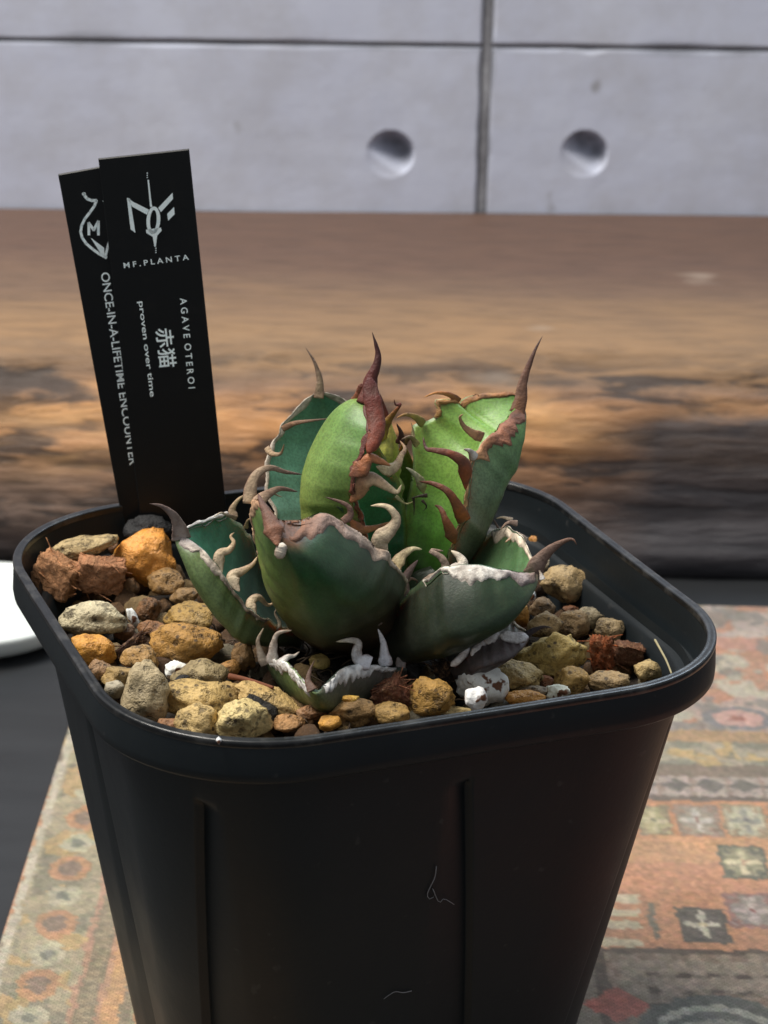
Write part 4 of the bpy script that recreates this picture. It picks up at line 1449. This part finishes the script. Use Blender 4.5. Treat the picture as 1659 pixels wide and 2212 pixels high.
horn(a2, 'tooth', 3, [(1020, 1190), (1110, 1180), (1120, 1140), (1085, 1070), (1112, 1008)], 52, -.22, -.2, (200, 186, 160), (110, 90, 76))
horn(a2, 'tooth', 3, [(750, 290), (735, 220), (785, 140), (852, 95)], 76, .02, .06, (186, 160, 126), (204, 176, 136))
horn(a2, 'tooth', 3, [(770, 290), (700, 268), (640, 248), (580, 285)], 40, -.02, -.1, (150, 120, 96), (220, 204, 180))
horn(a2, 'tooth', 3, [(845, 375), (862, 310), (900, 285)], 42, .06, .04, (206, 178, 130), (196, 168, 122))

# --- right front leaf
e7 = Leaf([(850, 1300, .12), (890, 1240, .16), (950, 1215, .17), (1020, 1180, .15), (1078, 1140, .08), (1118, 1150, -.06), (1140, 1185, -.18), (1160, 1232, -.28)],
          [(800, 1360, -.14), (850, 1320, -.24), (888, 1275, -.32), (930, 1242, -.37), (985, 1220, -.40), (1050, 1222, -.41), (1110, 1234, -.38), (1162, 1236, -.30)],
          [(800, 1420, -.08), (870, 1420, -.24), (950, 1415, -.36), (1030, 1393, -.44), (1090, 1355, -.45), (1134, 1308, -.42), (1160, 1262, -.35), (1164, 1238, -.30)], .55,
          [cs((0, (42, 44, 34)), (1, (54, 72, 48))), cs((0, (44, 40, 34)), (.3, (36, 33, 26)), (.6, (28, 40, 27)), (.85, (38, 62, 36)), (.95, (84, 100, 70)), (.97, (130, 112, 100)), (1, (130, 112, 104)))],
          cs((0, (40, 46, 36)), (.6, (58, 84, 52)), (1, (86, 124, 76))), 'dark right front leaf with white horny edges and a long brown spine')
e7.margin('R', .46, .985, [(0, .008), (.56, .010), (.62, .050), (.7, .06), (.85, .04), (.93, .075), (1, .05)], [(0, .02), (1, .03)], cs((0, (228, 214, 190)), (.78, (232, 226, 216)), (.84, (170, 156, 152)), (1, (146, 130, 124))), .006, 8)
e7.margin('L', .50, .985, [(0, .02), (1, .03)], [(0, .03), (.8, .055), (1, .05)], cs((0, (200, 180, 156)), (.7, (222, 206, 184)), (1, (214, 196, 172))), .005, 9)
horn(e7, 'terminal_spine', 5, [(830, 650), (860, 570), (950, 460), (1070, 380), (1150, 360), (1186, 408)], 165, -.30, -.34, (150, 130, 118), (112, 76, 56), 'spine')
horn(e7, 'tooth', 4, [(942, 835), (985, 730), (1080, 680), (1150, 600), (1115, 510), (1025, 452), (1135, 455)], 118, -.34, -.30, (186, 168, 146), (150, 128, 112), 'diamond')
horn(e7, 'tooth', 4, [(1170, 705), (1250, 620), (1290, 560), (1260, 500), (1195, 452)], 165, -.38, -.33, WHT, CREAM, 'diamond', .5)
horn(e7, 'tooth', 5, [(760, 380), (690, 320), (640, 355), (600, 385)], 80, -.02, -.06, (232, 216, 196), (190, 150, 116))
horn(e7, 'tooth', 5, [(700, 230), (620, 225), (560, 280)], 52, .06, .02, (206, 176, 156), (196, 160, 136))
horn(e7, 'tooth', 5, [(660, 205), (580, 180), (525, 190)], 44, .08, .08, (232, 214, 186), (220, 196, 160))
horn(e7, 'tooth', 5, [(545, 372), (545, 280), (510, 210), (470, 160)], 42, .12, .14, (176, 156, 140), (70, 52, 46))
horn(e7, 'tooth', 5, [(905, 690), (890, 640), (870, 590)], 46, -.33, -.31, WHT, TAN)

# --- big front leaf
f1 = Leaf([(705, 1412, .04), (640, 1350, -.06), (588, 1270, -.20), (558, 1190, -.32), (545, 1120, -.41), (548, 1082, -.47), (572, 1085, -.53), (600, 1122, -.57)],
          [(815, 1405, .0), (868, 1350, -.08), (880, 1280, -.18), (858, 1225, -.28), (810, 1178, -.36), (755, 1140, -.41), (700, 1108, -.45), (650, 1122, -.51), (606, 1124, -.57)],
          [(765, 1420, -.14), (740, 1398, -.34), (710, 1350, -.50), (680, 1295, -.60), (652, 1235, -.64), (622, 1175, -.64), (603, 1128, -.58)], .40,
          [cs((0, (92, 70, 52)), (.25, (104, 92, 60)), (.5, (132, 136, 68)), (.7, (128, 146, 64)), (.90, (88, 116, 58)), (.94, (128, 88, 64)), (1, (110, 72, 52))), cs((0, (88, 56, 42)), (.25, (86, 62, 44)), (.45, (70, 72, 46)), (.62, (52, 88, 46)), (.78, (40, 90, 46)), (.88, (50, 84, 48)), (.92, (132, 90, 66)), (1, (104, 66, 48))), cs((0, (66, 46, 36)), (.25, (58, 46, 36)), (.5, (44, 50, 38)), (.8, (40, 62, 46)), (.90, (50, 76, 54)), (.94, (128, 92, 70)), (1, (104, 66, 48)))],
          cs((0, (50, 70, 48)), (.86, (70, 96, 56)), (.92, (134, 94, 70)), (1, (104, 66, 48))), 'big front leaf with a grey brown horny edge facing the camera', N=48)
f1.margin('R', .30, .995, [(0, .010), (.48, .014), (.55, .03), (.62, .06), (.80, .060), (.9, .11), (.96, .20), (1, .15)], [(0, .02), (1, .06)], cs((0, (186, 160, 140)), (.62, (206, 184, 164)), (.8, (176, 150, 138)), (.92, (150, 104, 76)), (1, (122, 76, 52))), .005, 10)
f1.margin('L', .60, .99, [(0, .01), (.75, .03), (.95, .09), (1, .12)], [(0, .02), (1, .06)], cs((0, (206, 176, 140)), (.8, (196, 160, 126)), (1, (130, 88, 62))), .005, 11)
horn(f1, 'terminal_spine', 3, [(1105, 520), (1085, 430), (1050, 330), (1010, 240), (975, 165), (945, 90)], 150, -.665, -.52, (142, 92, 64), (84, 52, 42), 'diamond', .4)
horn(f1, 'tooth', 1, [(170, 1500), (180, 1380), (215, 1280), (280, 1222), (360, 1208), (460, 1240), (602, 1262)], 105, -.46, -.36, (214, 186, 150), (76, 46, 42), label='long tan tooth curling inwards to a dark tip')
horn(f1, 'tooth', 1, [(225, 1500), (310, 1430), (420, 1378), (565, 1402)], 95, -.48, -.38, (190, 158, 128), (92, 64, 52))
horn(f1, 'tooth', 1, [(350, 1395), (395, 1430), (442, 1447)], 28, -.42, -.38, CREAM, TAN)
horn(f1, 'tooth', 4, [(310, 215), (370, 165), (362, 100), (300, 58), (165, 14)], 66, -.43, -.42, (150, 116, 100), (70, 40, 34))
horn(f1, 'tooth', 4, [(655, 550), (635, 450), (615, 365), (700, 280), (750, 200), (710, 120), (640, 84), (538, 86)], 145, -.33, -.30, (206, 186, 160), (236, 214, 176), 'diamond', label='large cream tooth hooked back to the left')
horn(f1, 'tooth', 4, [(770, 650), (755, 570), (800, 490), (880, 438), (958, 442)], 112, -.25, -.18, (206, 180, 136), (240, 222, 176), 'diamond')
horn(f1, 'tooth', 4, [(735, 1005), (770, 890), (800, 790), (810, 700), (860, 610), (925, 528)], 165, -.20, -.16, (150, 128, 120), (120, 96, 96), 'diamond', label='mauve grey tooth between the two front leaves')
horn(f1, 'tooth', 4, [(820, 935), (850, 880), (885, 890)], 50, -.19, -.16, (200, 190, 186), (220, 212, 206))
horn(f1, 'tooth', 4, [(830, 700), (870, 680), (918, 700), (905, 722)], 34, -.17, -.14, (150, 116, 96), (90, 60, 50))
horn(f1, 'tooth', 4, [(620, 1060), (560, 980), (545, 900), (570, 838)], 46, -.36, -.36, (84, 70, 56), (60, 46, 40))
horn(f1, 'horny_nub', 3, [(1112, 622), (1128, 570), (1150, 492)], 84, -.665, -.655, (196, 176, 150), (230, 220, 204), 'band', .5)
horn(f1, 'tooth', 4, [(485, 385), (455, 370), (400, 320)], 60, -.40, -.42, (190, 160, 140), (170, 140, 126))

# --- low leaf on the right
g9 = Leaf([(950, 1390, -.12), (1010, 1350, -.10), (1070, 1338, -.12), (1115, 1348, -.20), (1142, 1366, -.30)],
          [(970, 1446, -.36), (1012, 1410, -.40), (1058, 1380, -.41), (1105, 1374, -.39), (1142, 1370, -.32)],
          [(985, 1460, -.30), (1040, 1448, -.40), (1090, 1432, -.43), (1130, 1402, -.40), (1146, 1374, -.33)], .5,
          [cs((0, (70, 62, 62)), (1, (90, 78, 80)))] * 2, cs((0, (70, 66, 60)), (1, (96, 96, 84))), 'low mauve leaf with white edges under the right front leaf')
horn(g9, 'terminal_spine', 5, [(760, 1155), (830, 1105), (920, 1074), (992, 1086)], 72, -.33, -.36, (84, 76, 80), (40, 34, 38), 'spine')
for pts, w in (([(560, 1140), (680, 1165), (790, 1160)], 92), ([(450, 1215), (490, 1150), (545, 1105)], 100), ([(325, 1315), (390, 1235), (455, 1155)], 76), ([(155, 1395), (230, 1335), (305, 1240)], 62)):
    horn(g9, 'horny_margin', 5, pts, w, -.42, -.41, WHT, (222, 220, 222), 'band', .5)
horn(g9, 'horny_margin', 5, [(635, 1000), (700, 1072), (775, 1112)], 26, -.2, -.3, CREAM, CREAM, 'band')

# --- smallest leaf at the front
h8 = Leaf([(610, 1420, -.20), (578, 1425, -.34), (592, 1424, -.44), (626, 1436, -.54), (664, 1482, -.66)],
          [(860, 1450, -.20), (878, 1442, -.32), (830, 1440, -.44), (750, 1438, -.54), (694, 1484, -.66)],
          [(745, 1520, -.24), (735, 1545, -.42), (715, 1548, -.56), (700, 1535, -.66), (684, 1498, -.70)], .55,
          [cs((0, (74, 84, 60)), (.5, (92, 110, 70)), (1, (116, 146, 76))), cs((0, (70, 62, 60)), (.5, (84, 76, 74)), (1, (92, 84, 78)))], cs((0, (56, 66, 56)), (1, (116, 140, 128))),
          'smallest front leaf edged with bright white teeth')
h8.margin('L', .42, .985, [(0, .022), (.7, .045), (1, .07)], [(0, .012), (1, .02)], cs((0, (248, 246, 240)), (1, (244, 242, 238))), .006, 12)
h8.margin('R', .40, .985, [(0, .012), (.55, .02), (.7, .05), (1, .07)], [(0, .012), (1, .02)], cs((0, (250, 250, 252)), (1, (244, 242, 238))), .006, 13)
horn(h8, 'terminal_spine', 3, [(1390, 1700), (1355, 1620), (1372, 1530), (1408, 1448)], 78, -.69, -.62, (110, 84, 70), (96, 70, 56), 'spine')
horn(h8, 'tooth', 3, [(1005, 1490), (965, 1390), (945, 1290), (990, 1188)], 82, -.40, -.40, (226, 214, 200), (206, 186, 160))
horn(h8, 'tooth', 3, [(1062, 1475), (1070, 1350), (1105, 1235), (1225, 1205)], 98, -.44, -.42, (232, 226, 220), (206, 186, 160))
horn(h8, 'tooth', 3, [(1115, 1500), (1180, 1430), (1240, 1415), (1285, 1380)], 82, -.50, -.46, WHT, (214, 196, 176))
horn(h8, 'tooth', 4, [(540, 1375), (440, 1340), (425, 1270), (440, 1210), (380, 1184), (255, 1196)], 125, -.50, -.46, (240, 240, 248), (206, 190, 160))
horn(h8, 'tooth', 4, [(665, 1395), (650, 1300), (640, 1200), (598, 1092)], 118, -.42, -.40, (238, 238, 248), (230, 226, 226))
horn(h8, 'tooth', 4, [(785, 1410), (788, 1300), (808, 1195), (862, 1148)], 88, -.36, -.34, (176, 166, 166), (200, 196, 180))

# ------------------------------------------------------------------ plant labels (two plastic stakes)
def font_mesh(body):
    cu = bpy.data.curves.new('lettering', 'FONT')
    cu.body = body
    cu.resolution_u = 4
    cu.offset = .012
    ob = bpy.data.objects.new('tmp_text', cu)
    COL.objects.link(ob)
    dg = bpy.context.evaluated_depsgraph_get()
    dg.update()
    me = bpy.data.meshes.new_from_object(ob.evaluated_get(dg))
    V = np.array([v.co[:] for v in me.vertices]) if len(me.vertices) else np.zeros((0, 3))
    F = [tuple(p.vertices) for p in me.polygons]
    bpy.data.objects.remove(ob)
    bpy.data.curves.remove(cu)
    bpy.data.meshes.remove(me)
    return V, F


class Stake:
    """a flat label standing in the soil; local x runs along its top edge and y down it, in photo pixels of its own plane"""

    def __init__(self, tl, tr, bl, Yt, Yb, label):
        self.tl, self.tr, self.bl = tl, tr, bl
        self.Yt, self.Yb = Yt, Yb
        self.n = None
        O, X, B = at(*tl, Yt), at(*tr, Yt), at(*bl, Yb)
        self.O = O
        self.wpx = math.hypot(tr[0] - tl[0], tr[1] - tl[1])
        self.hpx = math.hypot(bl[0] - tl[0], bl[1] - tl[1])
        self.ex = (X - O) / self.wpx
        self.ey = (B - O) / self.hpx
        n = np.cross(self.ex, self.ey)
        n /= np.linalg.norm(n)
        self.nn = n if n[1] < 0 else -n
        self.e1 = np.array([tr[0] - tl[0], tr[1] - tl[1]]) / self.wpx
        self.e2 = np.array([bl[0] - tl[0], bl[1] - tl[1]]) / self.hpx
        self.org = B
        self.root = empty('plant_label', B)
        tag(self.root, label, 'plant label')
        w, h, t = self.wpx, self.hpx, .012
        # plate with bevelled edges
        V = []
        e = 2.0
        for (d, ins) in ((0, e), (-t * .3, 0), (-t * .8, 0), (-t, e)):
            for (x, y) in ((ins, ins), (w - ins, ins), (w - ins, h), (ins, h)):
                V.append(self.P(x, y, d))
        F = grid_faces(4, 4, True) + [(0, 1, 2, 3), (15, 14, 13, 12)]
        fix_normals(mk('plate', V, F, M['tag'], self.root, smooth=False, org=B))

    def P(self, x, y, d=0.0): return self.O + self.ex * x + self.ey * y + self.nn * d

    def loc(self, x, y):
        """photo pixel -> plate coordinates"""
        A_ = np.array([self.e1, self.e2]).T
        return np.linalg.solve(A_, np.array([x - self.tl[0], y - self.tl[1]]))

    def text(self, body, p0, p1, h, name='lettering', spacing=1.0):
        """line of print from photo pixel p0 to p1 (baseline side), letters h pixels tall"""
        V, F = font_mesh(body)
        if not len(V): return
        a, b = self.loc(*p0), self.loc(*p1)
        d = b - a
        L = np.linalg.norm(d)
        d /= L
        up = np.array([d[1], -d[0]])
        x0, x1 = V[:, 0].min(), V[:, 0].max()
        y0, y1 = V[:, 1].min(), V[:, 1].max()
        out = []
        for v in V:
            q_ = a + d * ((v[0] - x0) / (x1 - x0) * L) + up * ((v[1] - y0) / (y1 - y0) * h)
            out.append(self.P(q_[0], q_[1], .0035))
        mk(name, out, F, M['print'], self.root, smooth=False, org=self.org)

    def poly(self, polys, name='emblem'):
        V, F = [], []
        for pl in polys:
            b = len(V)
            for (x, y) in pl:
                u = self.loc(x * .2447 * 1.0 + 109.7, y * .2447 + 307.2)
                V.append(self.P(u[0], u[1], .0035))
            F.append(tuple(range(b, b + len(pl))))
        import bmesh
        o = mk(name, V, F, M['print'], self.root, smooth=False, org=self.org)
        bm = bmesh.new()
        bm.from_mesh(o.data)
        bmesh.ops.triangulate(bm, faces=bm.faces[:])
        bm.to_mesh(o.data)
        bm.free()


def line(pts, w):
    """thick polyline as quads (flat print)"""
    out = []
    for (a, b) in zip(pts[:-1], pts[1:]):
        a, b = np.array(a, float), np.array(b, float)
        d = b - a
        d /= np.linalg.norm(d)
        n = np.array([-d[1], d[0]]) * w / 2
        out.append([tuple(a + n - d * w * .2), tuple(b + n + d * w * .2), tuple(b - n + d * w * .2), tuple(a - n - d * w * .2)])
    return out


fr = Stake((212, 343), (408, 322), (306, 1150), .70, .66, 'front black plant label with a white winged emblem and upright lettering')
bk = Stake((125, 377), (318, 342), (268, 1150), .745, .70, 'rear black plant label mostly hidden behind the other one')
ring = []
for k in range(20):
    a0, a1 = 2 * math.pi * k / 20, 2 * math.pi * (k + 1) / 20
    cx0, cy0 = 908, 660
    tl_ = .09
    def rp(rx, ry, a):
        x, y = rx * math.cos(a), ry * math.sin(a)
        return (cx0 + x - y * .05, cy0 + y + x * .0)
    ring.append([rp(30, 88, a0), rp(62, 118, a0), rp(62, 118, a1), rp(30, 88, a1)])
fr.poly([[(855, 318), (868, 318), (886, 470), (898, 545), (878, 548), (868, 440)],
         [(672, 470), (700, 478), (748, 768), (705, 738)], [(672, 470), (735, 508), (868, 570), (850, 612), (720, 545)],
         [(950, 555), (1078, 425), (1082, 478), (975, 590)], [(1030, 605), (1092, 545), (1097, 607), (1040, 662)],
         [(842, 740), (975, 722), (982, 748), (942, 790), (930, 885), (918, 885), (903, 800), (845, 768)]] + ring
        + [[(848, y), (858, y), (858, y + 9), (848, y + 9)] for y in (258, 276, 294)] + [[(926, y), (936, y), (936, y + 9), (926, y + 9)] for y in (894, 912, 930)])
zf = lambda x, y: (x * .2447 + 109.7, y * .2447 + 307.2)
fr.text('M F . P L A N T A', zf(645, 1072), zf(1228, 995), 11.5)
# the long zoom of the label: region (340,1060)-(920,2060), scale 2.212
zt = lambda x, y: ((x / 2.212 + 340) / 1.8228, (y / 2.212 + 1060) / 1.8228)
fr.text('A G A V E  O T E R O I', zt(822, 205), zt(905, 990), 15.0)
fr.text('proven over time', zt(440, 238), zt(545, 1068), 15.0)
fr.text('赤猫', zt(600, 470), zt(640, 812), 40.0, 'lettering')
bk.text('ONCE-IN-A-LIFETIME ENCOUNTER', zf(438, 1118), (zt(420, 1680)[0] - 10, zt(420, 1680)[1]), 19.0)
cv = [(285, 440), (320, 485), (362, 500), (404, 498), (385, 545), (345, 600), (300, 655), (272, 710), (262, 765), (275, 815), (310, 865), (370, 915), (430, 955), (490, 985)]
bk.poly(line(cv, 24) + line([(335, 790), (335, 690), (378, 750), (420, 675), (420, 790)], 24) + [[(350, 815), (470, 900), (475, 975), (440, 950)], [(282, 432), (312, 440), (300, 468)]]
        + line([(300, 435), (292, 462)], 14) + line([(470, 500), (520, 600), (540, 700), (530, 800), (500, 900), (480, 980)], 22))
